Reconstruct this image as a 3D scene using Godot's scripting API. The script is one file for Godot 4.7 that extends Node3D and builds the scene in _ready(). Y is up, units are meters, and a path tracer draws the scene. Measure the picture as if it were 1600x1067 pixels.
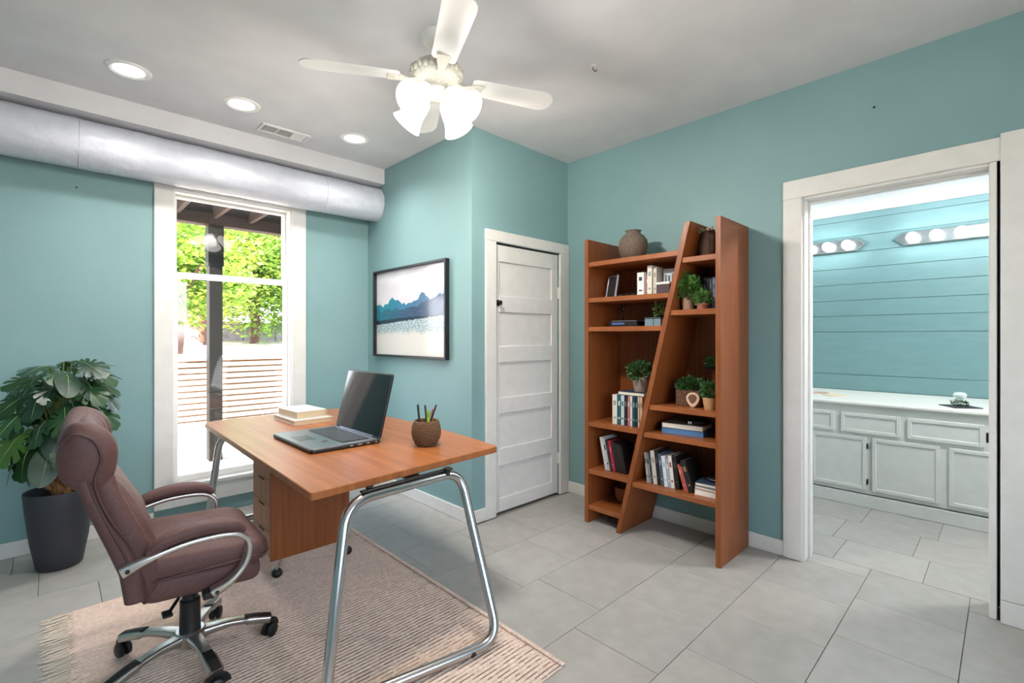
extends Node3D
# Room plan: x runs along the window wall, f runs along the shelf wall away from the camera (Godot z = -f), h is height.

var M := {}
var used := {}
var rng := RandomNumberGenerator.new()

const XR := 3.135      # shelf wall
const FW := 4.08       # window wall
const XA := 2.096      # picture wall
const FC := 2.576      # closet wall
const HC := 2.76       # ceiling

func _ready() -> void:
	rng.seed = 7
	set_camera()
	set_light()
	make_materials()
	build_shell()
	build_window()
	build_duct()
	build_closet_door()
	build_bath_doorway()
	build_bathroom()
	build_outside()
	build_ceiling_lights()
	build_fan()
	build_rug()
	build_desk()
	build_chair()
	build_plant()
	build_bookcase()
	build_shelf_items()
	build_desk_items()
	build_picture()
	build_small_marks()

func set_camera() -> void:
	var c := Camera3D.new()
	c.name = "camera"
	c.near = 0.05
	c.far = 200.0
	var px := 747.0
	c.projection = Camera3D.PROJECTION_FRUSTUM
	c.size = 0.05 * 1067.0 / px
	c.frustum_offset = Vector2(0.0, -7.5 / px * 0.05)
	add_child(c)
	c.look_at_from_position(Vector3(0, 1.3, 0), Vector3(0.694, 1.3, -0.72))

func set_light() -> void:
	var e := Environment.new()
	e.background_mode = Environment.BG_SKY
	var sky := Sky.new()
	var sm := ProceduralSkyMaterial.new()
	sm.sky_top_color = Color(0.76, 0.82, 0.92)
	sm.sky_horizon_color = Color(0.98, 0.98, 0.98)
	sm.ground_horizon_color = Color(0.8, 0.8, 0.78)
	sm.ground_bottom_color = Color(0.55, 0.53, 0.5)
	sm.sky_energy_multiplier = 3.0
	sm.ground_energy_multiplier = 0.8
	sky.sky_material = sm
	e.sky = sky
	e.tonemap_mode = Environment.TONE_MAPPER_LINEAR
	e.tonemap_exposure = 0.94
	e.sdfgi_enabled = true
	e.ssao_enabled = true
	e.ssil_enabled = true
	var w := WorldEnvironment.new()
	w.name = "world_environment"
	w.environment = e
	add_child(w)
	var sun := DirectionalLight3D.new()
	sun.name = "sun"
	sun.light_energy = 11.0
	sun.light_color = Color(1.0, 0.96, 0.88)
	sun.light_angular_distance = 0.6
	sun.shadow_enabled = true
	sun.sky_mode = DirectionalLight3D.SKY_MODE_LIGHT_ONLY
	add_child(sun)
	sun.look_at_from_position(V(-0.78, 0.58, -0.24), Vector3.ZERO)

# ---------------------------------------------------------------- helpers
func V(x: float, h: float, f: float) -> Vector3:
	return Vector3(x, h, -f)

func numbered(called: String) -> String:
	var n: int = used.get(called, 0)
	used[called] = n + 1
	return called if n == 0 else "%s_%03d" % [called, n]

func tag(o: Node, label: String, category: String, group := "") -> Node:
	o.set_meta("label", label)
	o.set_meta("category", category)
	if group != "":
		o.set_meta("group", group)
	return o

func thing(called: String, label: String, category: String, at := Vector3.ZERO, turn := 0.0, group := "") -> Node3D:
	var o := Node3D.new()
	o.name = numbered(called)
	add_child(o)
	o.position = at
	o.rotation.y = turn
	tag(o, label, category, group)
	return o

func struct_node(called: String) -> Node3D:
	var o := Node3D.new()
	o.name = numbered(called)
	add_child(o)
	o.set_meta("kind", "structure")
	return o

func S() -> SurfaceTool:
	var st := SurfaceTool.new()
	st.begin(Mesh.PRIMITIVE_TRIANGLES)
	return st

func done(st: SurfaceTool) -> ArrayMesh:
	st.generate_normals()
	st.index()
	return st.commit()

func put(called: String, shape, m: Material, parent: Node, at := Vector3.ZERO, b := Basis()) -> MeshInstance3D:
	var o := MeshInstance3D.new()
	o.mesh = done(shape) if shape is SurfaceTool else shape
	o.material_override = m
	if parent == self:
		o.name = numbered(called)
		add_child(o)
	else:
		o.name = called
		parent.add_child(o, true)
	o.transform = Transform3D(b, at)
	return o

func struct_mesh(called: String, shape, m: Material) -> MeshInstance3D:
	var o := put(called, shape, m, self)
	o.set_meta("kind", "structure")
	return o

# triangles gathered as a flat list of points; the winding is turned so that the shape faces outwards
func emit(st: SurfaceTool, t: PackedVector3Array, groups: PackedInt32Array = PackedInt32Array(), open_sheet := false) -> void:
	var c := Vector3.ZERO
	for p in t:
		c += p
	c /= maxf(1.0, t.size())
	var vol := 0.0
	for i in range(0, t.size(), 3):
		vol += (t[i] - c).dot((t[i + 1] - c).cross(t[i + 2] - c))
	var flip := vol > 0.0 and not open_sheet
	for i in range(0, t.size(), 3):
		var a := t[i]
		var b := t[i + 1]
		var d := t[i + 2]
		if (b - a).cross(d - a).length_squared() < 1e-18:
			continue
		st.set_smooth_group(groups[i / 3] if groups.size() > 0 else -1)
		st.add_vertex(a)
		if flip:
			st.add_vertex(d)
			st.add_vertex(b)
		else:
			st.add_vertex(b)
			st.add_vertex(d)

func box(st: SurfaceTool, c: Vector3, s: Vector3, bev := 0.0, b := Basis()) -> void:
	var h := s * 0.5
	var t := PackedVector3Array()
	bev = minf(bev, minf(h.x, minf(h.y, h.z)) * 0.9)
	if bev <= 0.0:
		for ax in 3:
			for sg in [-1.0, 1.0]:
				var q := []
				for k in [[-1, -1], [1, -1], [1, 1], [-1, 1]]:
					var p := Vector3.ZERO
					p[ax] = h[ax] * sg
					p[(ax + 1) % 3] = h[(ax + 1) % 3] * k[0]
					p[(ax + 2) % 3] = h[(ax + 2) % 3] * k[1]
					q.append(c + b * p)
				if sg < 0:
					q.reverse()
				t.append_array(PackedVector3Array([q[0], q[1], q[2], q[0], q[2], q[3]]))
	else:
		var pt := func(sx: float, sy: float, sz: float, ax: int) -> Vector3:
			var p := Vector3(sx * (h.x - bev), sy * (h.y - bev), sz * (h.z - bev))
			var sv := Vector3(sx, sy, sz)
			p[ax] = sv[ax] * h[ax]
			return c + b * p
		for ax in 3:
			for sg in [-1.0, 1.0]:
				var q := []
				for k in [[-1, -1], [1, -1], [1, 1], [-1, 1]]:
					var sv := Vector3.ZERO
					sv[ax] = sg
					sv[(ax + 1) % 3] = k[0]
					sv[(ax + 2) % 3] = k[1]
					q.append(pt.call(sv.x, sv.y, sv.z, ax))
				if sg < 0:
					q.reverse()
				t.append_array(PackedVector3Array([q[0], q[1], q[2], q[0], q[2], q[3]]))
			# edges that run along ax
			var u := (ax + 1) % 3
			var w := (ax + 2) % 3
			for su in [-1.0, 1.0]:
				for sw in [-1.0, 1.0]:
					var lo := Vector3.ZERO
					lo[ax] = -1.0
					lo[u] = su
					lo[w] = sw
					var hi := lo
					hi[ax] = 1.0
					var q := [pt.call(lo.x, lo.y, lo.z, u), pt.call(hi.x, hi.y, hi.z, u), pt.call(hi.x, hi.y, hi.z, w), pt.call(lo.x, lo.y, lo.z, w)]
					if su * sw > 0:
						q.reverse()
					t.append_array(PackedVector3Array([q[0], q[1], q[2], q[0], q[2], q[3]]))
		for sx in [-1.0, 1.0]:
			for sy in [-1.0, 1.0]:
				for sz in [-1.0, 1.0]:
					var q := [pt.call(sx, sy, sz, 0), pt.call(sx, sy, sz, 1), pt.call(sx, sy, sz, 2)]
					if sx * sy * sz < 0:
						q.reverse()
					t.append_array(PackedVector3Array(q))
	emit(st, t)

# a box given by its limits in plan
func rbox(st: SurfaceTool, x0: float, x1: float, h0: float, h1: float, f0: float, f1: float, bev := 0.0) -> void:
	box(st, V((x0 + x1) / 2, (h0 + h1) / 2, (f0 + f1) / 2), Vector3(absf(x1 - x0), absf(h1 - h0), absf(f1 - f0)), bev)

func loft(st: SurfaceTool, rings: Array, cap0 := true, cap1 := true, group_of: Array = [], xf := Transform3D(), cap_smooth := false) -> void:
	var t := PackedVector3Array()
	var g := PackedInt32Array()
	var n: int = rings[0].size()
	for i in rings.size() - 1:
		var gr: int = group_of[i] if group_of.size() > i else 0
		for k in n:
			var a: Vector3 = xf * rings[i][k]
			var b: Vector3 = xf * rings[i][(k + 1) % n]
			var c: Vector3 = xf * rings[i + 1][(k + 1) % n]
			var d: Vector3 = xf * rings[i + 1][k]
			t.append_array(PackedVector3Array([a, b, c, a, c, d]))
			g.append(gr)
			g.append(gr)
	for side in 2:
		if (side == 0 and not cap0) or (side == 1 and not cap1):
			continue
		var r = rings[0] if side == 0 else rings[rings.size() - 1]
		var m := Vector3.ZERO
		for p in r:
			m += p
		m = xf * (m / n)
		for k in n:
			var a: Vector3 = xf * r[k]
			var b: Vector3 = xf * r[(k + 1) % n]
			if side == 0:
				t.append_array(PackedVector3Array([m, b, a]))
			else:
				t.append_array(PackedVector3Array([m, a, b]))
			g.append(0 if cap_smooth else -1)
	emit(st, t, g)

func lathe(st: SurfaceTool, prof: Array, segs := 24, xf := Transform3D(), crease := 38.0) -> void:
	var rings := []
	var gr := []
	var g := 0
	for i in prof.size():
		var ring := PackedVector3Array()
		for k in segs:
			var a := TAU * k / segs
			ring.append(Vector3(cos(a) * prof[i].x, prof[i].y, sin(a) * prof[i].x))
		rings.append(ring)
		if i > 0:
			if i > 1:
				var d0: Vector2 = prof[i - 1] - prof[i - 2]
				var d1: Vector2 = prof[i] - prof[i - 1]
				if absf(rad_to_deg(d0.angle_to(d1))) > crease:
					g += 1
			gr.append(g)
	loft(st, rings, prof[0].x > 1e-4, prof[prof.size() - 1].x > 1e-4, gr, xf)

# sweep a closed cross-section (Vector2 list, x = sideways, y = along the normal) along points
func sweep(st: SurfaceTool, pts: Array, sec, scale_of: Array = [], up := Vector3.UP, closed := false) -> void:
	var rings := []
	var n := pts.size()
	var side := Vector3.ZERO
	for i in n:
		var a: Vector3 = pts[(i - 1 + n) % n] if closed else pts[maxi(i - 1, 0)]
		var b: Vector3 = pts[(i + 1) % n] if closed else pts[mini(i + 1, n - 1)]
		var dir := (b - a).normalized()
		if i == 0:
			side = dir.cross(up)
			if side.length() < 0.05:
				side = dir.cross(Vector3(0.3, 0.1, 1.0))
			side = side.normalized()
		else:
			side = (side - dir * side.dot(dir)).normalized()
		var nor := side.cross(dir)
		var s: Vector2 = Vector2.ONE
		if scale_of.size() > i:
			s = scale_of[i] if scale_of[i] is Vector2 else Vector2.ONE * float(scale_of[i])
		var ring := PackedVector3Array()
		for q in sec:
			ring.append(pts[i] + side * q.x * s.x + nor * q.y * s.y)
		rings.append(ring)
	if closed:
		rings.append(rings[0])
	loft(st, rings, not closed, not closed)

func circle2(r: float, n := 10) -> PackedVector2Array:
	var a := PackedVector2Array()
	for k in n:
		a.append(Vector2(cos(TAU * k / n), sin(TAU * k / n)) * r)
	return a

func rrect2(w: float, h: float, r: float, n := 3) -> PackedVector2Array:
	var a := PackedVector2Array()
	for q in 4:
		var cx: float = (w / 2 - r) * [1, -1, -1, 1][q]
		var cy: float = (h / 2 - r) * [1, 1, -1, -1][q]
		for k in n + 1:
			var t := PI / 2 * (q + float(k) / n)
			a.append(Vector2(cx + cos(t) * r, cy + sin(t) * r))
	return a

func tube(st: SurfaceTool, pts: Array, r: float, n := 10, closed := false, scale_of: Array = []) -> void:
	sweep(st, pts, circle2(r, n), scale_of, Vector3.UP, closed)

func smooth_path(pts: Array, step := 0.02, closed := false) -> Array:
	var c := Curve3D.new()
	var n := pts.size()
	for i in n:
		var a: Vector3 = pts[(i - 1 + n) % n] if closed else pts[maxi(i - 1, 0)]
		var b: Vector3 = pts[(i + 1) % n] if closed else pts[mini(i + 1, n - 1)]
		var d := (b - a) / 6.0
		c.add_point(pts[i], -d, d)
	if closed:
		var d0: Vector3 = (pts[1] - pts[n - 1]) / 6.0
		c.add_point(pts[0], -d0, d0)
	c.bake_interval = step
	var out := []
	for p in c.get_baked_points():
		if out.is_empty() or out[out.size() - 1].distance_to(p) > step * 0.3:
			out.append(p)
	if closed and out.size() > 2 and out[0].distance_to(out[out.size() - 1]) < step * 0.6:
		out.pop_back()
	return out

# straight runs with rounded corners
func round_corners(pts: Array, r: float, closed := false, k := 6) -> Array:
	var out := []
	var n := pts.size()
	for i in n:
		if not closed and (i == 0 or i == n - 1):
			out.append(pts[i])
			continue
		var p: Vector3 = pts[i]
		var a: Vector3 = pts[(i - 1 + n) % n]
		var b: Vector3 = pts[(i + 1) % n]
		var ra: Vector3 = p + (a - p).normalized() * minf(r, (a - p).length() * 0.45)
		var rb: Vector3 = p + (b - p).normalized() * minf(r, (b - p).length() * 0.45)
		for j in k + 1:
			var t := float(j) / k
			out.append(ra.lerp(p, t).lerp(p.lerp(rb, t), t))
	return out

# polygon in the plane (Vector2 u,v) pushed out along w by depth; xf maps (u, w, v)
func prism(st: SurfaceTool, poly, depth: float, xf := Transform3D(), bev := 0.0) -> void:
	var pl := PackedVector2Array(poly)
	if Geometry2D.is_polygon_clockwise(pl):
		pl.reverse()
	var n := pl.size()
	var inner := PackedVector2Array()
	for i in n:
		var d0 := (pl[i] - pl[(i - 1 + n) % n]).normalized()
		var d1 := (pl[(i + 1) % n] - pl[i]).normalized()
		var n0 := Vector2(-d0.y, d0.x)
		var n1 := Vector2(-d1.y, d1.x)
		var m := (n0 + n1)
		m = m / maxf(m.length_squared() * 0.5, 0.3)
		inner.append(pl[i] + m * bev)
	var layers := []
	if bev > 0.0:
		layers = [[inner, 0.0], [pl, bev], [pl, depth - bev], [inner, depth]]
	else:
		layers = [[pl, 0.0], [pl, depth]]
	var t := PackedVector3Array()
	var g := PackedInt32Array()
	for l in layers.size() - 1:
		for i in n:
			var j := (i + 1) % n
			var a := Vector3(layers[l][0][i].x, layers[l][1], layers[l][0][i].y)
			var b := Vector3(layers[l][0][j].x, layers[l][1], layers[l][0][j].y)
			var c := Vector3(layers[l + 1][0][j].x, layers[l + 1][1], layers[l + 1][0][j].y)
			var d := Vector3(layers[l + 1][0][i].x, layers[l + 1][1], layers[l + 1][0][i].y)
			t.append_array(PackedVector3Array([xf * a, xf * b, xf * c, xf * a, xf * c, xf * d]))
			g.append(-1)
			g.append(-1)
	for side in 2:
		var lay = layers[0] if side == 0 else layers[layers.size() - 1]
		var idx := Geometry2D.triangulate_polygon(lay[0])
		for i in range(0, idx.size(), 3):
			var q := [idx[i], idx[i + 1], idx[i + 2]]
			# triangulate_polygon keeps the polygon's turn; the far cap is turned over
			var ar: float = (lay[0][q[1]] - lay[0][q[0]]).cross(lay[0][q[2]] - lay[0][q[0]])
			if (ar > 0) == (side == 1):
				q = [q[0], q[2], q[1]]
			for k in q:
				t.append(xf * Vector3(lay[0][k].x, lay[1], lay[0][k].y))
			g.append(-1)
	emit(st, t, g)

func ball(st: SurfaceTool, c: Vector3, r: Vector3, segs := 16, rows := 10) -> void:
	var prof := []
	for i in rows + 1:
		var a := -PI / 2 + PI * i / rows
		prof.append(Vector2(cos(a), sin(a)))
	prof[0].x = 0.0
	prof[rows].x = 0.0
	lathe(st, prof, segs, Transform3D(Basis.from_scale(r), c), 90.0)

# ---------------------------------------------------------------- materials
func std(c: Color, rough := 0.6, metal := 0.0) -> StandardMaterial3D:
	var m := StandardMaterial3D.new()
	m.albedo_color = c
	m.roughness = rough
	m.metallic = metal
	return m

func rgb8(r: int, g: int, b: int) -> Color:
	return Color(r / 255.0, g / 255.0, b / 255.0)

func noise(seed_: int, freq: float, oct := 4) -> FastNoiseLite:
	var n := FastNoiseLite.new()
	n.seed = seed_
	n.frequency = freq
	n.noise_type = FastNoiseLite.TYPE_SIMPLEX_SMOOTH
	n.fractal_octaves = oct
	return n

# seamless mottling between two colours
func mottle(seed_: int, freq: float, a: Color, b: Color, size := 256, oct := 4) -> ImageTexture:
	var im := noise(seed_, freq, oct).get_seamless_image(size, size)
	var out := Image.create(size, size, false, Image.FORMAT_RGB8)
	for y in size:
		for x in size:
			out.set_pixel(x, y, a.lerp(b, im.get_pixel(x, y).r))
	return ImageTexture.create_from_image(out)

func grey(seed_: int, freq: float, size := 256, oct := 3) -> ImageTexture:
	return ImageTexture.create_from_image(noise(seed_, freq, oct).get_seamless_image(size, size))

# wood with the grain along v
func wood(seed_: int, dark: Color, mid: Color, light: Color, size := 512) -> ImageTexture:
	var n1 := noise(seed_, 1.0, 3)
	var n2 := noise(seed_ + 1, 1.0, 2)
	var out := Image.create(size, size, false, Image.FORMAT_RGB8)
	for y in size:
		for x in size:
			var u := float(x) / size
			var w := float(y) / size
			# blend two copies so that the picture repeats without a seam
			var val := 0.0
			var fine := 0.0
			for k in 2:
				var ww := w - k
				var wt := (1.0 - w) if k == 0 else w
				val += wt * n1.get_noise_3d(cos(u * TAU) * 2.4, sin(u * TAU) * 2.4, ww * 1.3)
				fine += wt * n2.get_noise_3d(cos(u * TAU) * 14.0, sin(u * TAU) * 14.0, ww * 2.6 + 9.0)
			var t := clampf(0.5 + val * 0.75 + fine * 0.38, 0.0, 1.0)
			var c := dark.lerp(mid, t * 2.0) if t < 0.5 else mid.lerp(light, t * 2.0 - 1.0)
			out.set_pixel(x, y, c)
	return ImageTexture.create_from_image(out)

func tri(m: StandardMaterial3D, tex: Texture2D, sc: Vector3, world := false) -> StandardMaterial3D:
	m.albedo_texture = tex
	m.uv1_triplanar = true
	m.uv1_world_triplanar = world
	m.uv1_triplanar_sharpness = 8.0
	m.uv1_scale = sc
	return m

func relief(m: StandardMaterial3D, tex: Texture2D, depth_cm: float) -> StandardMaterial3D:
	m.heightmap_enabled = true
	m.heightmap_texture = tex
	m.heightmap_scale = depth_cm
	return m

func make_materials() -> void:
	var w := Color.WHITE
	M.teal = tri(std(rgb8(131, 166, 168), 0.55), mottle(3, 0.012, Color(0.965, 0.975, 0.975), w), Vector3.ONE * 0.6, true)
	M.teal_plank = tri(std(rgb8(118, 153, 156), 0.42), mottle(5, 0.02, Color(0.95, 0.96, 0.96), w), Vector3(0.7, 3.0, 0.7), true)
	M.ceiling = tri(std(rgb8(225, 224, 226), 0.8), mottle(8, 0.02, Color(0.955, 0.955, 0.96), w), Vector3.ONE * 0.5, true)
	M.white = tri(std(rgb8(230, 229, 226), 0.42), mottle(9, 0.03, Color(0.965, 0.963, 0.955), w), Vector3.ONE * 1.1, true)
	M.white_clean = std(rgb8(236, 235, 232), 0.4)
	M.counter = std(rgb8(242, 240, 234), 0.3)
	M.gap = std(rgb8(24, 23, 22), 0.9)
	M.brick_dark = std(rgb8(120, 110, 100), 0.9)
	M.duct = relief(tri(std(rgb8(214, 217, 226), 0.38), mottle(12, 0.03, Color(0.94, 0.945, 0.96), w), Vector3.ONE * 1.0, true), grey(13, 0.03), 0.5)
	M.soffit = std(rgb8(196, 196, 208), 0.6)
	M.grout = std(rgb8(150, 146, 138), 0.9)
	M.tiles = []
	for k in 5:
		var c: Color = [rgb8(177, 176, 172), rgb8(173, 172, 168), rgb8(181, 179, 175), rgb8(175, 174, 170), rgb8(179, 176, 171)][k]
		M.tiles.append(tri(std(c, 0.36), mottle(20 + k, 0.022, Color(0.93, 0.925, 0.915), w, 256, 5), Vector3.ONE * 1.4, true))
	var wt := wood(31, Color(0.57, 0.355, 0.215), Color(0.65, 0.42, 0.262), Color(0.72, 0.49, 0.32))
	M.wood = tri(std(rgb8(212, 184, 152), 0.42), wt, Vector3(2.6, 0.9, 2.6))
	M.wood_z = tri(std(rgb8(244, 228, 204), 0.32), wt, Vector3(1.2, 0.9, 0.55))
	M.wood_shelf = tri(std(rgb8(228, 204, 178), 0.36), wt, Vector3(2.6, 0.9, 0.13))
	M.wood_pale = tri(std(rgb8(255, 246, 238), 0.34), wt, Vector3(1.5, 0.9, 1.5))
	var bt := wood(35, Color(0.20, 0.14, 0.10), Color(0.26, 0.185, 0.135), Color(0.33, 0.245, 0.185), 256)
	M.post = tri(std(rgb8(62, 54, 48), 0.9), bt, Vector3(2.0, 0.7, 0.7))
	M.porch = tri(std(rgb8(200, 152, 116), 0.85), bt, Vector3(2.0, 0.7, 0.7))
	M.slat = tri(std(rgb8(248, 240, 226), 0.8), mottle(36, 0.03, Color(0.85, 0.83, 0.8), w), Vector3.ONE * 1.0)
	M.deck = tri(std(rgb8(214, 206, 196), 0.85), mottle(37, 0.05, Color(0.75, 0.73, 0.7), w), Vector3.ONE * 0.8)
	M.ground = tri(std(rgb8(226, 215, 200), 0.95), mottle(38, 0.05, Color(0.8, 0.78, 0.75), w), Vector3.ONE * 0.2)
	M.retaining = tri(std(rgb8(178, 170, 180), 0.9), mottle(39, 0.06, Color(0.75, 0.74, 0.76), w), Vector3.ONE * 0.3)
	M.bark = tri(std(rgb8(120, 86, 78), 0.9), mottle(40, 0.06, Color(0.6, 0.58, 0.55), w), Vector3(3, 0.6, 3))
	M.glass = std(Color(0.2, 0.24, 0.24, 0.02), 0.02)
	M.glass.transparency = BaseMaterial3D.TRANSPARENCY_ALPHA
	M.chrome = std(rgb8(196, 196, 198), 0.22, 1.0)
	M.silver = std(rgb8(205, 203, 200), 0.34, 1.0)
	M.black = std(rgb8(26, 26, 28), 0.45)
	M.black_gloss = std(rgb8(14, 14, 16), 0.06)
	M.iron = std(rgb8(60, 55, 48), 0.4, 0.8)
	M.leather = relief(tri(std(rgb8(96, 65, 62), 0.62), mottle(44, 0.05, Color(0.86, 0.85, 0.85), w), Vector3.ONE * 4.0), grey(45, 0.12), 0.05)
	M.leather.rim_enabled = true
	M.leather.rim = 0.2
	M.piping = std(rgb8(74, 50, 47), 0.6)
	M.rug = tri(std(rgb8(240, 219, 205), 0.95), mottle(47, 0.09, Color(0.86, 0.84, 0.83), w, 256, 3), Vector3(2.0, 2.0, 3.0), true)
	M.rug_twine = std(rgb8(156, 134, 120), 0.95)
	M.fringe = std(rgb8(222, 206, 190), 0.95)
	M.pot = relief(std(rgb8(52, 54, 62), 0.55), null, 0.0)
	M.pot.heightmap_enabled = false
	M.soil = tri(std(rgb8(92, 60, 44), 0.95), mottle(50, 0.15, Color(0.4, 0.38, 0.36), w, 128), Vector3.ONE * 5.0)
	M.stump = tri(std(rgb8(190, 134, 84), 0.85), mottle(51, 0.08, Color(0.45, 0.4, 0.36), w, 128), Vector3(6, 2, 6))
	M.leaves = [std(rgb8(40, 76, 44), 0.34), std(rgb8(30, 60, 42), 0.32), std(rgb8(70, 108, 46), 0.36)]
	for m in M.leaves:
		m.backlight_enabled = true
		m.backlight = Color(0.12, 0.2, 0.06)
	M.leaf_rib = std(rgb8(134, 160, 104), 0.4)
	M.stem = std(rgb8(86, 104, 52), 0.5)
	M.shade = std(rgb8(250, 250, 248), 0.3)
	M.shade.emission_enabled = true
	M.shade.emission = Color(1.0, 0.985, 0.96)
	M.shade.emission_energy_multiplier = 3.2
	M.lamp_face = std(w, 0.4)
	M.lamp_face.emission_enabled = true
	M.lamp_face.emission = Color(0.97, 0.985, 1.0)
	M.lamp_face.emission_energy_multiplier = 4.0
	M.fan_white = std(rgb8(240, 239, 236), 0.38)
	M.fan_body = relief(tri(std(rgb8(228, 224, 214), 0.45), mottle(55, 0.1, Color(0.85, 0.84, 0.8), w, 128), Vector3.ONE * 5.0), grey(56, 0.07, 128), 0.4)

# ---------------------------------------------------------------- the room
func build_shell() -> void:
	var fl := struct_node("floor")
	var st := S()
	rbox(st, -1.65, 3.30, -0.12, -0.006, -1.65, 4.25)
	rbox(st, 3.30, 5.55, -0.12, -0.006, -0.75, 2.05)
	put("slab", st, M.grout, fl)
	# square tiles of the room, in rows along x with their joints staggered from row to row
	var rows := [[-0.28, 0.13, 0.02], [0.13, 0.53, 0.135], [0.53, 0.935, 0.0], [0.935, 1.345, 0.19], [1.345, 1.75, -0.03], [1.75, 2.145, 0.27], [2.145, 2.55, 0.03], [2.55, 2.96, 0.2], [2.96, 3.365, -0.06], [3.365, 3.77, 0.13], [3.77, 4.075, 0.02],
		[-0.69, -0.28, 0.2], [-1.1, -0.69, 0.05], [-1.5, -1.1, 0.3]]
	for r in rows:
		var x := -1.5 + float(r[2]) - 0.35
		var end := XR + 0.165 if r[1] < 0.94 and r[0] > 0.0 else (XA if r[1] > 2.6 else XR)
		while x < end:
			var a := maxf(x, -1.5)
			var b := minf(x + 0.418, end)
			if b - a > 0.015:
				tile(fl, a, b, r[0], r[1])
			x += 0.418
	tile(fl, XR, XR + 0.165, 0.03, 0.13)
	# longer tiles of the bathroom, in columns across the doorway
	var cols := [[3.303, 3.668, 0.313], [3.668, 4.07, 0.392], [4.07, 4.47, 0.311], [4.47, 5.4, 0.2]]
	for c in cols:
		var f := float(c[2]) - 0.403 * 3
		while f < 1.9:
			var a := maxf(f, -0.6)
			var b := minf(f + 0.403, 1.9)
			if b - a > 0.015:
				tile(fl, c[0], c[1], a, b)
			f += 0.403
	# walls
	st = S()
	rbox(st, -1.65, 0.615, 0, HC, FW, FW + 0.17)
	rbox(st, 1.42, 3.30, 0, HC, FW, FW + 0.17)
	rbox(st, 0.615, 1.42, 0, 0.25, FW, FW + 0.17)
	rbox(st, 0.615, 1.42, 2.34, HC, FW, FW + 0.17)
	struct_mesh("wall_window", st, M.teal)
	st = S()
	rbox(st, XA, XA + 0.11, 0, HC, FC, FW)
	struct_mesh("wall_picture", st, M.teal)
	st = S()
	rbox(st, XA + 0.11, 2.310, 0, HC, FC, FC + 0.11)
	rbox(st, 3.018, XR, 0, HC, FC, FC + 0.11)
	rbox(st, 2.310, 3.018, 1.985, HC, FC, FC + 0.11)
	struct_mesh("wall_closet", st, M.teal)
	st = S()
	rbox(st, XR, XR + 0.16, 0, HC, 0.83, FW)
	rbox(st, XR, XR + 0.16, 0, HC, -1.65, 0.024)
	rbox(st, XR + 0.15, XR + 0.16, 0, HC, 0.024, 0.036)
	rbox(st, XR, XR + 0.16, 2.11, HC, 0.024, 0.05)
	rbox(st, XR, XR + 0.16, 2.11, HC, 0.05, 0.83)
	struct_mesh("wall_right", st, M.teal)
	st = S()
	rbox(st, -1.65, -1.5, 0, HC, -1.5, FW)
	struct_mesh("wall_left", st, M.teal)
	st = S()
	rbox(st, -1.65, -0.7, 0, HC, -1.65, -1.5)
	rbox(st, 1.7, XR, 0, HC, -1.65, -1.5)
	rbox(st, -0.7, 1.7, 0, 0.8, -1.65, -1.5)
	rbox(st, -0.7, 1.7, 2.25, HC, -1.65, -1.5)
	struct_mesh("wall_front", st, M.teal)
	st = S()
	rbox(st, -1.65, XR + 0.16, HC, HC + 0.2, -3.0, FW + 0.17)
	rbox(st, -1.5, XA, 2.63, HC, 3.78, FW)
	struct_mesh("ceiling", st, M.ceiling)
	# baseboards
	base("baseboard_window", [[-1.5, 0.507, FW - 0.016, FW], [1.525, XA, FW - 0.016, FW]])
	base("baseboard_picture", [[XA - 0.016, XA, FC - 0.016, FW - 0.016]])
	base("baseboard_closet", [[XA, 2.211, FC - 0.016, FC]])
	base("baseboard_right", [[XR - 0.016, XR, 0.923, FC], [XR - 0.016, XR, -1.5, -0.27]])
	base("baseboard_left", [[-1.5, -1.484, -1.5, FW - 0.016]])
	# a second window behind the camera
	var w2 := struct_node("window_2")
	st = S()
	rbox(st, -0.81, -0.7, 0.7, 2.35, -1.5, -1.48, 0.003)
	rbox(st, 1.7, 1.81, 0.7, 2.35, -1.5, -1.48, 0.003)
	rbox(st, -0.7, 1.7, 2.25, 2.35, -1.5, -1.48, 0.003)
	rbox(st, -0.7, 1.7, 0.7, 0.8, -1.5, -1.47, 0.003)
	put("window_frame", st, M.white, w2)
	st = S()
	rbox(st, 0.47, 0.53, 0.8, 2.25, -1.60, -1.56, 0.003)
	rbox(st, -0.7, 0.47, 1.51, 1.55, -1.60, -1.56, 0.003)
	rbox(st, 0.53, 1.7, 1.51, 1.55, -1.60, -1.56, 0.003)
	put("window_sash", st, M.white, w2)
	for k in 2:
		for j in 2:
			st = S()
			rbox(st, [-0.7, 0.53][k], [0.47, 1.7][k], [0.8, 1.55][j], [1.51, 2.25][j], -1.581, -1.5805)
			put("pane", st, M.glass, w2)

func tile(fl: Node3D, x0: float, x1: float, f0: float, f1: float) -> void:
	var g := 0.0014
	var key := "%.3f_%.3f" % [x1 - x0, f1 - f0]
	if not M.has(key):
		var st := S()
		box(st, Vector3.ZERO, Vector3(x1 - x0 - 2 * g, 0.008, f1 - f0 - 2 * g), 0.0012)
		M[key] = done(st)
	put("tile", M[key], M.tiles[rng.randi_range(0, 4)], fl, V((x0 + x1) / 2, -0.004 - rng.randf() * 0.0007, (f0 + f1) / 2))

func base(called: String, runs: Array) -> void:
	var st := S()
	for r in runs:
		rbox(st, r[0], r[1], 0, 0.09, r[2], r[3], 0.003)
	struct_mesh(called, st, M.white)

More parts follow.
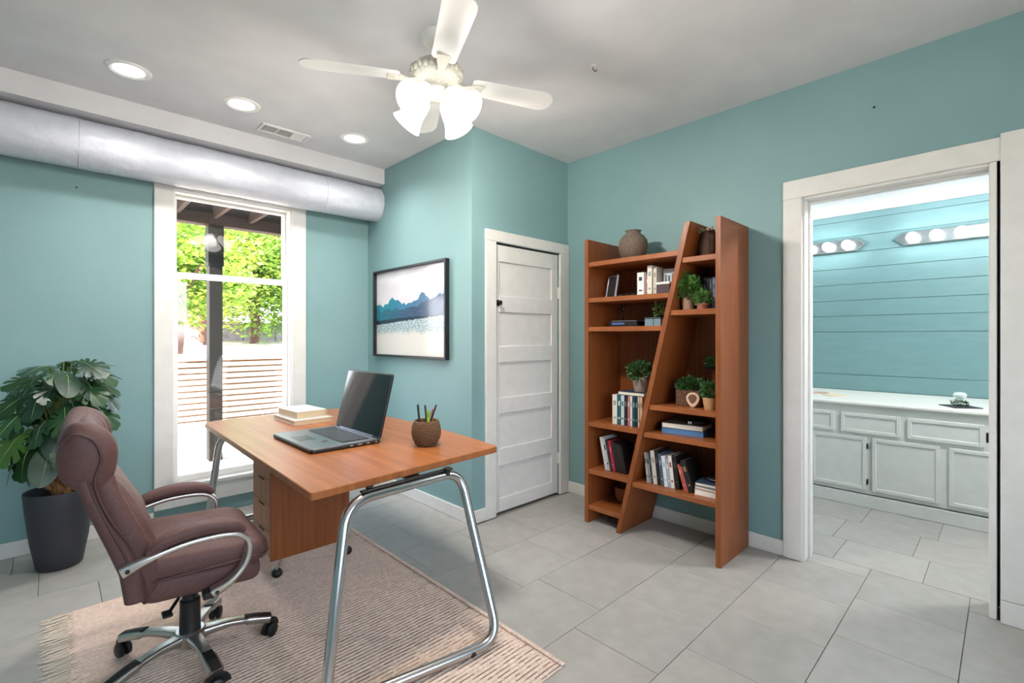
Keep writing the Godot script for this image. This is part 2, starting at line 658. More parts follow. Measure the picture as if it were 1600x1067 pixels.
func build_window() -> void:
	var w := struct_node("window_1")
	var st := S()
	rbox(st, 0.507, 0.618, 0.10, 2.36, FW - 0.022, FW, 0.004)
	put("casing", st, M.white, w)
	st = S()
	rbox(st, 1.418, 1.53, 0.10, 2.36, FW - 0.022, FW, 0.004)
	put("casing", st, M.white, w)
	st = S()
	rbox(st, 0.618, 1.418, 2.332, 2.36, FW - 0.022, FW, 0.004)
	put("casing", st, M.white, w)
	st = S()
	rbox(st, 0.618, 1.418, 0.225, 0.252, FW - 0.03, FW + 0.16, 0.004)
	put("sill", st, M.white, w)
	st = S()
	rbox(st, 0.618, 1.418, 0.10, 0.225, FW - 0.02, FW, 0.004)
	put("apron", st, M.white, w)
	st = S()
	rbox(st, 0.615, 0.63, 0.252, 2.34, FW, FW + 0.17)
	rbox(st, 1.405, 1.42, 0.252, 2.34, FW, FW + 0.17)
	rbox(st, 0.63, 1.405, 2.325, 2.34, FW, FW + 0.17)
	put("jamb", st, M.white_clean, w)
	# lower sash in front, upper sash behind it
	sash(w, 0.63, 1.405, 0.252, 1.765, FW + 0.045, 0.024, 0.05)
	sash(w, 0.63, 1.405, 1.725, 2.325, FW + 0.09, 0.024, 0.03)

func sash(w: Node3D, x0: float, x1: float, h0: float, h1: float, f: float, stile: float, rail: float) -> void:
	var st := S()
	var t := 0.035
	rbox(st, x0, x0 + stile, h0, h1, f, f + t, 0.004)
	rbox(st, x1 - stile, x1, h0, h1, f, f + t, 0.004)
	rbox(st, x0 + stile, x1 - stile, h1 - (0.04 if h1 < 2.0 else 0.022), h1, f, f + t, 0.004)
	rbox(st, x0 + stile, x1 - stile, h0, h0 + rail, f, f + t, 0.004)
	var o := put("sash", st, M.white_clean, w)
	st = S()
	rbox(st, x0 + stile, x1 - stile, h0 + rail, h1 - (0.04 if h1 < 2.0 else 0.022), f + 0.016, f + 0.0165)
	put("pane", st, M.glass, o)

func build_duct() -> void:
	var d := thing("duct", "wrapped grey-white round air duct running above the window", "duct", V(-1.5, 2.475, 3.925))
	var st := S()
	var rings := []
	var n1 := noise(61, 1.0, 3)
	var xs := 90
	for i in xs + 1:
		var x := (XA + 1.5) * i / xs
		var ring := PackedVector3Array()
		# pinches where the wrap is taped
		var seam := 0.0
		for s in [0.75, 1.62, 2.05, 3.1]:
			seam += exp(-pow((x - s) / 0.012, 2.0)) * 0.006
		for k in 36:
			var a := TAU * k / 36
			var r := 0.147 - seam + 0.004 * n1.get_noise_2d(x * 3.0, a * 1.6) + 0.0035 * n1.get_noise_2d(x * 14.0 + 9, a * 2.5)
			ring.append(Vector3(x, sin(a) * r, cos(a) * r))
		rings.append(ring)
	loft(st, rings)
	put("wrap", st, M.duct, d)
	for s in [0.75, 1.62, 3.1]:
		st = S()
		tube(st, arc_ring(s, 0.146), 0.003, 6, true)
		put("tape_seam", st, M.soffit, d)
	st = S()
	rbox(st, -1.5, 1.98, 2.36, 2.395, 3.99, FW, 0.003)
	struct_mesh("trim_duct_ledge", st, M.soffit)

func arc_ring(x: float, r: float) -> Array:
	var a := []
	for k in 36:
		a.append(Vector3(x, sin(TAU * k / 36) * r, cos(TAU * k / 36) * r))
	return a

func build_closet_door() -> void:
	var d := struct_node("door_1")
	var st := S()
	rbox(st, 2.211, 2.311, 0, 1.985, FC - 0.02, FC, 0.004)
	put("casing", st, M.white, d)
	st = S()
	rbox(st, 3.017, XR - 0.001, 0, 1.985, FC - 0.02, FC, 0.004)
	put("casing", st, M.white, d)
	st = S()
	rbox(st, 2.211, XR - 0.001, 1.985, 2.067, FC - 0.02, FC, 0.004)
	put("casing", st, M.white, d)
	# slab of stiles and rails with five sunk panels
	var x0 := 2.316
	var x1 := 3.011
	var f0 := FC + 0.004
	var hs := [[0.115, 0.355], [0.48, 0.735], [0.85, 1.11], [1.23, 1.48], [1.60, 1.85]]
	st = S()
	rbox(st, x0, x0 + 0.042, 0.016, 1.972, f0, f0 + 0.036, 0.003)
	rbox(st, x1 - 0.075, x1, 0.016, 1.972, f0, f0 + 0.036, 0.003)
	var edges := [0.016]
	for p in hs:
		edges.append(p[0])
		edges.append(p[1])
	edges.append(1.972)
	for i in range(0, edges.size(), 2):
		rbox(st, x0 + 0.042, x1 - 0.075, edges[i], edges[i + 1], f0, f0 + 0.036, 0.003)
	var slab := put("door_slab", st, M.white, d)
	for p in hs:
		st = S()
		rbox(st, x0 + 0.04, x1 - 0.073, p[0] - 0.002, p[1] + 0.002, f0 + 0.012, f0 + 0.026)
		put("panel", st, M.white, slab)
	st = S()
	lathe(st, [Vector2(0, 0), Vector2(0.022, 0), Vector2(0.024, 0.004), Vector2(0.012, 0.008), Vector2(0.010, 0.02), Vector2(0.017, 0.026), Vector2(0.018, 0.034), Vector2(0.0, 0.04)], 18, Transform3D(Basis(Vector3(1, 0, 0), PI / 2).scaled(Vector3(0.9, 1.0, 1.0)), V(2.342, 1.546, f0)))
	put("door_knob", st, M.iron, d)
	for h in [0.30, 1.66]:
		st = S()
		rbox(st, 3.006, 3.02, h - 0.045, h + 0.045, f0 - 0.008, f0 + 0.004, 0.002)
		put("hinge", st, M.white_clean, d)

func build_bath_doorway() -> void:
	var d := struct_node("door_2")
	var st := S()
	rbox(st, XR - 0.02, XR, 0, 2.105, 0.825, 0.925, 0.004)
	put("casing", st, M.white, d)
	st = S()
	rbox(st, XR - 0.02, XR, 2.105, 2.212, 0.0, 0.925, 0.004)
	put("casing", st, M.white, d)
	st = S()
	rbox(st, XR - 0.012, XR, 0, 2.105, 0.035, 0.06, 0.003)
	put("casing", st, M.white, d)
	# wide white board on the latch side, standing proud of the wall
	st = S()
	rbox(st, XR - 0.03, XR, 0.105, 2.225, -0.26, 0.024, 0.003)
	put("side_board", st, M.white, d)
	st = S()
	rbox(st, XR - 0.034, XR, 0.0, 0.103, -0.26, 0.024, 0.003)
	put("plinth", st, M.white, d)
	st = S()
	rbox(st, XR, XR + 0.165, 0, 2.11, 0.815, 0.832, 0.002)
	rbox(st, XR, XR + 0.165, 0, 2.11, 0.036, 0.062, 0.002)
	rbox(st, XR, XR + 0.165, 2.093, 2.11, 0.062, 0.815, 0.002)
	put("jamb", st, M.white_clean, d)
	st = S()
	rbox(st, XR + 0.07, XR + 0.105, 0, 2.093, 0.803, 0.815, 0.002)
	rbox(st, XR + 0.07, XR + 0.105, 2.08, 2.093, 0.062, 0.803, 0.002)
	put("door_stop", st, M.white_clean, d)
	st = S()
	rbox(st, XR + 0.162, XR + 0.175, 0.78, 0.83, 0.048, 0.075, 0.003)
	put("latch", st, M.iron, d)

func build_bathroom() -> void:
	var x1 := 5.4
	var back := struct_node("wall_bath_back")
	var st := S()
	rbox(st, x1 + 0.012, x1 + 0.15, 0, 2.5, -0.75, 2.05)
	put("backing", st, M.teal, back)
	var h := 0.83
	var hs := [0.60, 0.8, 0.945, 1.345, 1.495, 1.64, 1.79, 1.94, 2.09, 2.24, 2.39, 2.45]
	for i in hs.size() - 1:
		st = S()
		rbox(st, x1, x1 + 0.012, hs[i] + 0.0018, hs[i + 1] - 0.0018, -0.6, 1.9, 0.002)
		put("plank", st, M.teal_plank, back)
	st = S()
	rbox(st, 3.295, x1 + 0.012, 0, 2.5, 1.9, 2.05)
	struct_mesh("wall_bath_left", st, M.white)
	st = S()
	rbox(st, 3.295, x1 + 0.012, 0, 2.5, -0.75, -0.6)
	struct_mesh("wall_bath_right", st, M.white)
	st = S()
	rbox(st, 3.295, x1 + 0.15, 2.45, 2.6, -0.75, 2.05)
	struct_mesh("ceiling_bath", st, M.ceiling)
	# vanity
	var v := thing("vanity_cabinet", "long white vanity base cabinet with framed doors and drawers", "cabinet", V(4.47, 0, 0.5))
	var at := func(x0: float, xx1: float, h0: float, h1: float, f0: float, f1: float, bev: float) -> SurfaceTool:
		var s := S()
		rbox(s, x0 - 4.47, xx1 - 4.47, h0, h1, f0 - 0.5, f1 - 0.5, bev)
		return s
	put("body", at.call(4.47, x1 - 0.002, 0.105, 0.775, -0.595, 1.895, 0.0), M.white, v)
	put("toe_board", at.call(4.462, 4.60, 0.0, 0.095, -0.595, 1.895, 0.003), M.white, v)
	for e in [[1.28, 0.952], [0.911, 0.543], [0.507, 0.107], [0.07, -0.3]]:
		front(v, "drawer", e[1], e[0], 0.562, 0.712)
	for e in [[1.11, 0.746], [0.712, 0.328], [0.284, -0.1], [1.5, 1.145]]:
		front(v, "cabinet_door", e[1], e[0], 0.135, 0.534)
	for hh in [0.20, 0.47]:
		st = S()
		rbox(st, -0.022, 0.0, hh - 0.02, hh + 0.02, 0.736 - 0.5, 0.744 - 0.5, 0.002)
		put("hinge", st, M.iron, v)
	st = S()
	rbox(st, 4.44, x1 - 0.001, 0.776, 0.80, -0.598, 1.898, 0.006)
	tag(put("countertop", st, M.counter, self), "white countertop on top of the long vanity base", "countertop")
	# light bars with globe bulbs
	light_bar(0.61, 4, -1, "chrome vanity light bar with globe bulbs, the larger one beside the door jamb")
	light_bar(1.0, 4, 1, "chrome vanity light bar partly hidden by the left door casing")
	var cl := thing("bath_ceiling_light", "round flush ceiling light inside the bathroom, above the vanity floor", "light", V(3.75, 2.45, -0.28))
	st = S()
	lathe(st, [Vector2(0.0, 0.0), Vector2(0.15, 0.0), Vector2(0.15, -0.015), Vector2(0.14, -0.02)], 28)
	put("base_plate", st, M.white_clean, cl)
	st = S()
	lathe(st, [Vector2(0.138, -0.018), Vector2(0.12, -0.05), Vector2(0.07, -0.075), Vector2(0.0, -0.085)], 28)
	put("light_dome", st, M.lamp_face, cl)
	var ol := OmniLight3D.new()
	ol.name = "dome_lamp"
	ol.light_energy = 2.6
	ol.light_size = 0.08
	ol.omni_range = 12.0
	ol.omni_attenuation = 2.0
	ol.shadow_enabled = true
	cl.add_child(ol)
	ol.position = Vector3(0, -0.06, 0)
	# things on the counter
	var hc := 0.80
	var j := thing("jar", "small glass jar with dark twigs at the left end of the counter", "jar", V(4.86, hc, 1.27))
	st = S()
	lathe(st, [Vector2(0, 0), Vector2(0.03, 0), Vector2(0.034, 0.01), Vector2(0.032, 0.05), Vector2(0.024, 0.06), Vector2(0.026, 0.068), Vector2(0.022, 0.068), Vector2(0.02, 0.058), Vector2(0.028, 0.048), Vector2(0.028, 0.006), Vector2(0, 0.006)], 18)
	put("glass_body", st, std(rgb8(176, 190, 182), 0.12), j)
	st = S()
	for k in 5:
		tube(st, [Vector3(0, 0.01, 0), Vector3(0.02 * cos(k * 1.3), 0.06, 0.02 * sin(k * 1.3)), Vector3(0.03 * cos(k * 1.3 + 0.4), 0.085, 0.03 * sin(k * 1.3))], 0.002, 5)
	put("twig", st, std(rgb8(58, 54, 40), 0.8), j)
	flat_slab("notebook", "thin terracotta notebook lying beside the glass jar", "notebook", V(4.90, hc, 1.17), 0.11, 0.15, 0.006, rgb8(196, 160, 142), 0.5)
	flat_slab("notebook", "cream notebook lying open on the white counter", "notebook", V(4.80, hc, 1.02), 0.14, 0.15, 0.007, rgb8(236, 218, 186), 0.85)
	flat_slab("tray", "black flat tray with green foliage on the counter", "tray", V(4.66, hc, 0.235), 0.17, 0.17, 0.006, rgb8(40, 40, 42), 0.6)
	var g := thing("herb_bunch", "bunch of dark green herbs lying on the black tray", "herb", V(4.665, hc + 0.006, 0.235))
	foliage("foliage", g, Vector3(0, 0.02, 0.0), Vector3(0.05, 0.018, 0.05), 160, 0.014, M.leaves[1], 71)
	var so := thing("soap_dispenser", "clear rounded soap dispenser behind the black tray", "dispenser", V(4.80, hc, 0.245))
	st = S()
	lathe(st, [Vector2(0, 0), Vector2(0.025, 0), Vector2(0.026, 0.035), Vector2(0.02, 0.045), Vector2(0.02, 0.05), Vector2(0.036, 0.058), Vector2(0.04, 0.075), Vector2(0.03, 0.09), Vector2(0.0, 0.096)], 20)
	put("dispenser_body", st, std(rgb8(214, 228, 226), 0.1), so)

func front(v: Node3D, called: String, f0: float, f1: float, h0: float, h1: float) -> void:
	var st := S()
	var k := 0.026
	rbox(st, -0.018, 0, h0, h1, f0 - 0.5, f0 - 0.5 + k, 0.003)
	rbox(st, -0.018, 0, h0, h1, f1 - 0.5 - k, f1 - 0.5, 0.003)
	rbox(st, -0.018, 0, h0, h0 + k, f0 - 0.5 + k, f1 - 0.5 - k, 0.003)
	rbox(st, -0.018, 0, h1 - k, h1, f0 - 0.5 + k, f1 - 0.5 - k, 0.003)
	var o := put(called, st, M.white, v)
	st = S()
	rbox(st, -0.011, -0.001, h0 + k, h1 - k, f0 - 0.5 + k, f1 - 0.5 - k)
	put("panel", st, M.white, o)

func flat_slab(called: String, label: String, cat: String, at: Vector3, sx: float, sz: float, t: float, c: Color, turn: float) -> Node3D:
	var o := thing(called, label, cat, at, turn)
	var st := S()
	box(st, Vector3(0, t * 0.85, 0), Vector3(sx, t * 0.3, sz), 0.001)
	box(st, Vector3(0, t * 0.15, 0), Vector3(sx, t * 0.3, sz), 0.001)
	put("cover", st, std(c, 0.5), o)
	st = S()
	box(st, Vector3(0, t * 0.5, 0), Vector3(sx - 0.004, t * 0.4, sz - 0.004))
	put("pages", st, std(c.lerp(Color.WHITE, 0.35), 0.7), o)
	return o

func light_bar(f_first: float, n: int, dir: int, label: String) -> void:
	var step := 0.155
	var x := 5.4
	var o := thing("vanity_light", label, "light", V(x, 2.155, f_first))
	# plate with pointed ends
	var a := -0.055 * dir
	var b := (step * (n - 1) + 0.13) * dir
	var pl := PackedVector2Array([Vector2(-a - 0.035 * (-dir), 0.0), Vector2(-(a + 0.03 * dir) , 0.055), Vector2(-(b - 0.03 * dir), 0.055), Vector2(-b, 0.0), Vector2(-(b - 0.03 * dir), -0.055), Vector2(-(a + 0.03 * dir), -0.055)])
	var st := S()
	# u -> z, w -> -x, v -> y
	prism(st, pl, 0.03, Transform3D(Basis(Vector3(0, 0, 1), Vector3(-1, 0, 0), Vector3(0, 1, 0)), Vector3.ZERO), 0.006)
	put("plate", st, M.chrome, o)
	for k in n:
		var z := -(step * (k + 0.25)) * dir
		st = S()
		lathe(st, [Vector2(0.0, 0.0), Vector2(0.022, 0), Vector2(0.022, 0.02), Vector2(0, 0.02)], 14, Transform3D(Basis(Vector3(0, 0, 1), PI / 2), Vector3(-0.03, 0, z)))
		put("socket", st, M.white_clean, o)
		st = S()
		ball(st, Vector3.ZERO, Vector3.ONE * 0.043, 16, 10)
		put("bulb", st, M.lamp_face, o, Vector3(-0.085, 0, z))
		var l := OmniLight3D.new()
		l.name = "bulb_lamp"
		l.light_energy = 0.06
		l.light_color = Color(0.96, 0.985, 1.0)
		l.light_size = 0.04
		l.omni_range = 12.0
		l.omni_attenuation = 2.0
		l.shadow_enabled = true
		o.add_child(l, true)
		l.position = Vector3(-0.085, 0, z)

# many small leaves in an ellipsoid: one mesh
func foliage(called: String, parent: Node, c: Vector3, r: Vector3, n: int, size: float, m: Material, seed_: int, droop := 0.3) -> MeshInstance3D:
	var g := RandomNumberGenerator.new()
	g.seed = seed_
	var st := S()
	for i in n:
		var d := Vector3(g.randfn(), g.randfn(), g.randfn()).normalized()
		var p := c + d * r * pow(g.randf(), 0.4)
		var out := (d + Vector3(g.randf_range(-0.6, 0.6), g.randf_range(-droop, 0.7), g.randf_range(-0.6, 0.6))).normalized()
		var side := out.cross(Vector3(g.randfn(), g.randfn(), g.randfn())).normalized()
		var nor := side.cross(out)
		var s := size * g.randf_range(0.6, 1.3)
		var a := p
		var b := p + out * s * 0.5 + side * s * 0.34 + nor * s * 0.12
		var e := p + out * s * 0.5 - side * s * 0.34 + nor * s * 0.12
		var t := p + out * s
		var mid := p + out * s * 0.5
		st.set_smooth_group(-1)
		for q in [a, b, mid, b, t, mid, t, e, mid, e, a, mid]:
			st.add_vertex(q)
	var o := put(called, st, m, parent)
	o.set_meta("kind", "stuff")
	return o

# ---------------------------------------------------------------- outside the window
func build_outside() -> void:
	var st := S()
	var deck := struct_node("porch_deck")
	for k in 15:
		st = S()
		rbox(st, -3.0, 7.0, -0.10, -0.07, 4.26 + 0.142 * k, 4.26 + 0.142 * k + 0.136, 0.004)
		put("plank", st, M.deck, deck)
	# porch roof
	var r := struct_node("porch_roof")
	st = S()
	rbox(st, 0.35, 7.0, 2.53, 2.66, 6.06, 6.20, 0.006)
	put("beam", st, M.porch, r)
	for k in 16:
		var x := 0.58 + 0.35 * k
		st = S()
		rbox(st, x, x + 0.042, 2.60, 2.80, 4.26, 6.055, 0.004)
		put("rafter", st, M.porch, r)
	st = S()
	rbox(st, 0.35, 7.0, 2.665, 2.834, 6.12, 6.16, 0.003)
	put("blocking", st, M.porch, r)
	for k in 4:
		st = S()
		rbox(st, 0.35, 7.0, 2.80, 2.835, 4.4 + 0.5 * k, 4.49 + 0.5 * k, 0.003)
		put("batten", st, M.porch, r)
	st = S()
	rbox(st, 0.35, 7.0, 2.835, 2.86, 4.26, 6.7)
	put("roof_sheet", st, M.porch, r)
	# post
	st = S()
	rbox(st, -0.065, 0.065, 0, 2.595, -0.065, 0.065, 0.006)
	var po := thing("porch_post", "dark brown square porch post seen through the window", "post", V(1.31, -0.07, 6.13))
	put("shaft", st, M.post, po)
	st = S()
	rbox(st, -0.075, 0.075, 2.15, 2.595, -0.075, 0.075, 0.004)
	put("splice", st, M.post, po)
	# railing of level slats
	var ra := thing("porch_railing", "pale horizontal slat railing along the porch edge", "railing", V(2.0, -0.07, 6.27))
	for k in 11:
		st = S()
		var h := 0.37 + 0.066 * k
		rbox(st, -5.0, 5.0, h, h + 0.05, -0.012, 0.012, 0.003)
		put("slat", st, M.slat, ra)
	st = S()
	rbox(st, -5.0, 5.0, 1.10, 1.13, -0.05, 0.05, 0.004)
	put("top_rail", st, M.slat, ra)
	for k in 6:
		st = S()
		rbox(st, -5.0 + 2.0 * k + 0.3, -5.0 + 2.0 * k + 0.36, 0.0, 1.10, 0.023, 0.08)
		put("baluster", st, M.porch, ra)
	st = S()
	rbox(st, -5.0, 5.0, 0.36, 1.10, 0.013, 0.022)
	put("backing", st, std(rgb8(168, 104, 56), 0.8), ra)
	# sloping yard
	st = S()
	var t := PackedVector3Array()
	var g := PackedInt32Array()
	var n1 := noise(81, 0.2, 3)
	var hh := func(x: float, f: float) -> float:
		var b := -0.5
		if f > 6.5:
			b = lerpf(-0.5, 0.85, smoothstep(6.5, 12.0, f)) + 0.06 * maxf(0.0, f - 12.0)
		return b + 0.12 * n1.get_noise_2d(x, f)
	for i in 40:
		for k in 30:
			var f0 := 3.0 + pow(i / 40.0, 1.6) * 70.0
			var f1 := 3.0 + pow((i + 1) / 40.0, 1.6) * 70.0
			var xa := -30.0 + 2.6 * k
			var xb := xa + 2.6
			var a := V(xa, hh.call(xa, f0), f0)
			var b := V(xb, hh.call(xb, f0), f0)
			var c := V(xb, hh.call(xb, f1), f1)
			var d := V(xa, hh.call(xa, f1), f1)
			t.append_array(PackedVector3Array([a, d, c, a, c, b]))
			g.append(0)
			g.append(0)
	emit(st, t, g, true)
	struct_mesh("ground", st, M.ground)
	st = S()
	rbox(st, -30, 30, -0.6, -0.5, -40, 3.1)
	struct_mesh("ground", st, M.ground)
	var rw := struct_node("wall_garden")
	for k in 9:
		st = S()
		rbox(st, 2.6 + 1.0 * k, 3.58 + 1.0 * k, 0.7, 1.75 + 0.05 * (k % 2), 17.6, 17.9, 0.02)
		put("block", st, M.retaining, rw)
	# trees
	var tl := [["light green", "nearest the left window edge"], ["yellow-green", "just left of the porch post"], ["bright green", "just right of the porch post"], ["pale green", "behind the garden wall"], ["mid green", "nearest the right window edge"], ["deep green", "tall behind the others"]]
	var pos := [[2.0, 13.0, 2.8, 1.5], [3.1, 16.0, 3.4, 2.0], [4.5, 16.2, 3.3, 2.1], [5.6, 20.0, 4.4, 2.6], [6.0, 16.6, 3.5, 2.1], [3.9, 24.0, 5.6, 3.8]]
	var cols := [rgb8(150, 178, 72), rgb8(176, 190, 84), rgb8(140, 172, 74), rgb8(160, 184, 92), rgb8(130, 164, 70), rgb8(92, 128, 70)]
	for i in pos.size():
		var p = pos[i]
		var gh: float = hh.call(p[0], p[1])
		var o := thing("tree", "%s leafy tree outside, %s" % tl[i], "tree", V(p[0], gh, p[1]), 0.0, "trees seen through the window")
		st = S()
		var top: float = p[2] - gh
		tube(st, smooth_path([Vector3(0, -0.2, 0), Vector3(0.05, top * 0.3, 0.04), Vector3(-0.08, top * 0.7, 0.0), Vector3(0.05, top, 0)], 0.2), 0.13, 8, false)
		for k in 5:
			var a := TAU * k / 5 + i
			tube(st, [Vector3(0, top * 0.55, 0), Vector3(cos(a) * p[3] * 0.35, top * 0.8, sin(a) * p[3] * 0.35), Vector3(cos(a) * p[3] * 0.7, top * 1.02, sin(a) * p[3] * 0.7)], 0.045, 6)
		put("trunk", st, M.bark, o)
		crown(o, Vector3(0, top, 0), p[3], cols[i], 90 + i)
	# house up the slope
	var ho := thing("house", "lavender-grey house up the slope beyond the trees", "house", V(6.4, 2.6, 38.0))
	st = S()
	rbox(st, -4.0, 4.0, -0.5, 6.2, 0, 7.0)
	put("wall", st, std(rgb8(150, 146, 178), 0.8), ho)
	st = S()
	prism(st, [Vector2(-4.5, 6.2), Vector2(4.5, 6.2), Vector2(0, 8.8)], 7.8, Transform3D(Basis(Vector3(1, 0, 0), Vector3(0, 0, -1), Vector3(0, 1, 0)), V(0, 0, -0.4)))
	put("roof", st, std(rgb8(96, 92, 110), 0.8), ho)
	for wx in [-2.4, 0.0, 2.4]:
		for wh in [1.4, 4.2]:
			st = S()
			rbox(st, wx - 0.5, wx + 0.5, wh, wh + 1.4, -0.05, 0.0, 0.01)
			var wn := put("window", st, M.white_clean, ho)
			st = S()
			rbox(st, wx - 0.42, wx + 0.42, wh + 0.08, wh + 1.32, -0.07, -0.05)
			put("pane", st, std(rgb8(60, 70, 90), 0.1), wn)
	var bb := thing("yard_bin", "small blue bin standing in the bright yard", "bin", V(2.05, hh.call(2.05, 11.2), 11.2))
	st = S()
	lathe(st, [Vector2(0, 0), Vector2(0.10, 0), Vector2(0.125, 0.32), Vector2(0.0, 0.32)], 14)
	put("body", st, std(rgb8(120, 140, 190), 0.5), bb)
	st = S()
	lathe(st, [Vector2(0.135, 0.32), Vector2(0.135, 0.345), Vector2(0.06, 0.38), Vector2(0.0, 0.385)], 14)
	put("lid", st, std(rgb8(140, 160, 206), 0.5), bb)

func crown(o: Node3D, c: Vector3, r: float, col: Color, seed_: int) -> void:
	var g := RandomNumberGenerator.new()
	g.seed = seed_
	var st := S()
	st.set_smooth_group(-1)
	for q in [Vector3(0, 0, 0), Vector3(0.34, 0.1, 0.5), Vector3(0, 0, 0.5), Vector3(0.34, 0.1, 0.5), Vector3(0, -0.1, 1), Vector3(0, 0, 0.5), Vector3(0, -0.1, 1), Vector3(-0.34, 0.1, 0.5), Vector3(0, 0, 0.5), Vector3(-0.34, 0.1, 0.5), Vector3(0, 0, 0), Vector3(0, 0, 0.5)]:
		st.add_vertex(q)
	var lm := std(col, 0.6)
	lm.vertex_color_use_as_albedo = true
	lm.backlight_enabled = true
	lm.backlight = Color(0.5, 0.6, 0.2)
	var mm := MultiMesh.new()
	mm.transform_format = MultiMesh.TRANSFORM_3D
	mm.use_colors = true
	mm.mesh = done(st)
	# clumps inside the crown, leaves round each clump
	var clumps := []
	for k in 84:
		var d := Vector3(g.randfn(), g.randfn() * 0.8, g.randfn()).normalized()
		clumps.append([c + d * r * pow(g.randf(), 0.5) * Vector3(1, 0.85, 1), r * g.randf_range(0.2, 0.36)])
	var per := 110
	mm.instance_count = clumps.size() * per
	var i := 0
	for cl in clumps:
		for k in per:
			var d := Vector3(g.randfn(), g.randfn(), g.randfn()).normalized()
			var p: Vector3 = cl[0] + d * cl[1] * pow(g.randf(), 0.35)
			var b := Basis.from_euler(Vector3(g.randf_range(-0.9, 0.6), g.randf() * TAU, g.randf_range(-0.7, 0.7))).scaled(Vector3.ONE * g.randf_range(0.1, 0.19))
			mm.set_instance_transform(i, Transform3D(b, p))
			var s := g.randf_range(0.6, 1.25)
			mm.set_instance_color(i, Color(s * g.randf_range(0.85, 1.15), s, s * g.randf_range(0.7, 1.1)))
			i += 1
	var mi := MultiMeshInstance3D.new()
	mi.name = "crown"
	mi.multimesh = mm
	mi.material_override = lm
	mi.set_meta("kind", "stuff")
	o.add_child(mi)

# ---------------------------------------------------------------- ceiling fittings
func build_ceiling_lights() -> void:
	var ls := [[0.306, "farthest left, nearest the camera side of the duct"], [0.863, "middle of the row, beside the vent"], [1.609, "nearest the picture wall"]]
	for l in ls:
		var o := thing("recessed_light", "round white recessed ceiling light, %s" % l[1], "light", V(l[0], HC, 3.34), 0.0, "recessed ceiling lights in a row")
		var st := S()
		lathe(st, [Vector2(0.072, 0.0), Vector2(0.072, -0.004), Vector2(0.085, -0.010), Vector2(0.100, -0.006), Vector2(0.104, 0.0)], 32)
		put("trim_ring", st, M.white_clean, o)
		st = S()
		lathe(st, [Vector2(0.0, -0.0075), Vector2(0.04, -0.007), Vector2(0.074, -0.003), Vector2(0.074, 0.0), Vector2(0, 0.0)], 32, Transform3D(), 60.0)
		put("lens", st, M.lamp_face, o)
		var s := SpotLight3D.new()
		s.name = "ceiling_lamp"
		s.light_energy = 1.1
		s.light_color = Color(1.0, 0.98, 0.96)
		s.light_size = 0.05
		s.spot_angle = 75.0
		s.spot_range = 12.0
		s.spot_attenuation = 2.0
		s.shadow_enabled = true
		o.add_child(s)
		s.position = Vector3(0, -0.062, 0)
		s.rotation.x = -PI / 2
	# vent
	var o := thing("ceiling_vent", "rectangular white air vent with dark louvres on the ceiling", "vent", V(1.20, HC, 3.585))
	var st := S()
	var w := 0.165
	var d := 0.075
	for q in [[-w, -w + 0.02, -d, d], [w - 0.02, w, -d, d], [-w + 0.02, w - 0.02, -d, -d + 0.02], [-w + 0.02, w - 0.02, d - 0.02, d], [-0.057, -0.045, -d + 0.02, d - 0.02], [0.045, 0.057, -d + 0.02, d - 0.02]]:
		rbox(st, q[0], q[1], -0.012, 0.0, q[2], q[3], 0.003)
	put("frame", st, M.white_clean, o)
	for k in 3:
		for j in 7:
			st = S()
			var x: float = [-0.099, 0.0, 0.099][k]
			var tilt: float = [0.7, 0.7, -0.7][k]
			box(st, V(x, -0.006, -0.046 + 0.0153 * j), Vector3(0.084, 0.0015, 0.013), 0.0, Basis(Vector3(1, 0, 0), tilt))
			put("louvre", st, M.white_clean, o)
	st = S()
	rbox(st, -w + 0.02, w - 0.02, -0.0012, -0.0002, -d + 0.02, d - 0.02)
	put("cavity", st, M.gap, o)

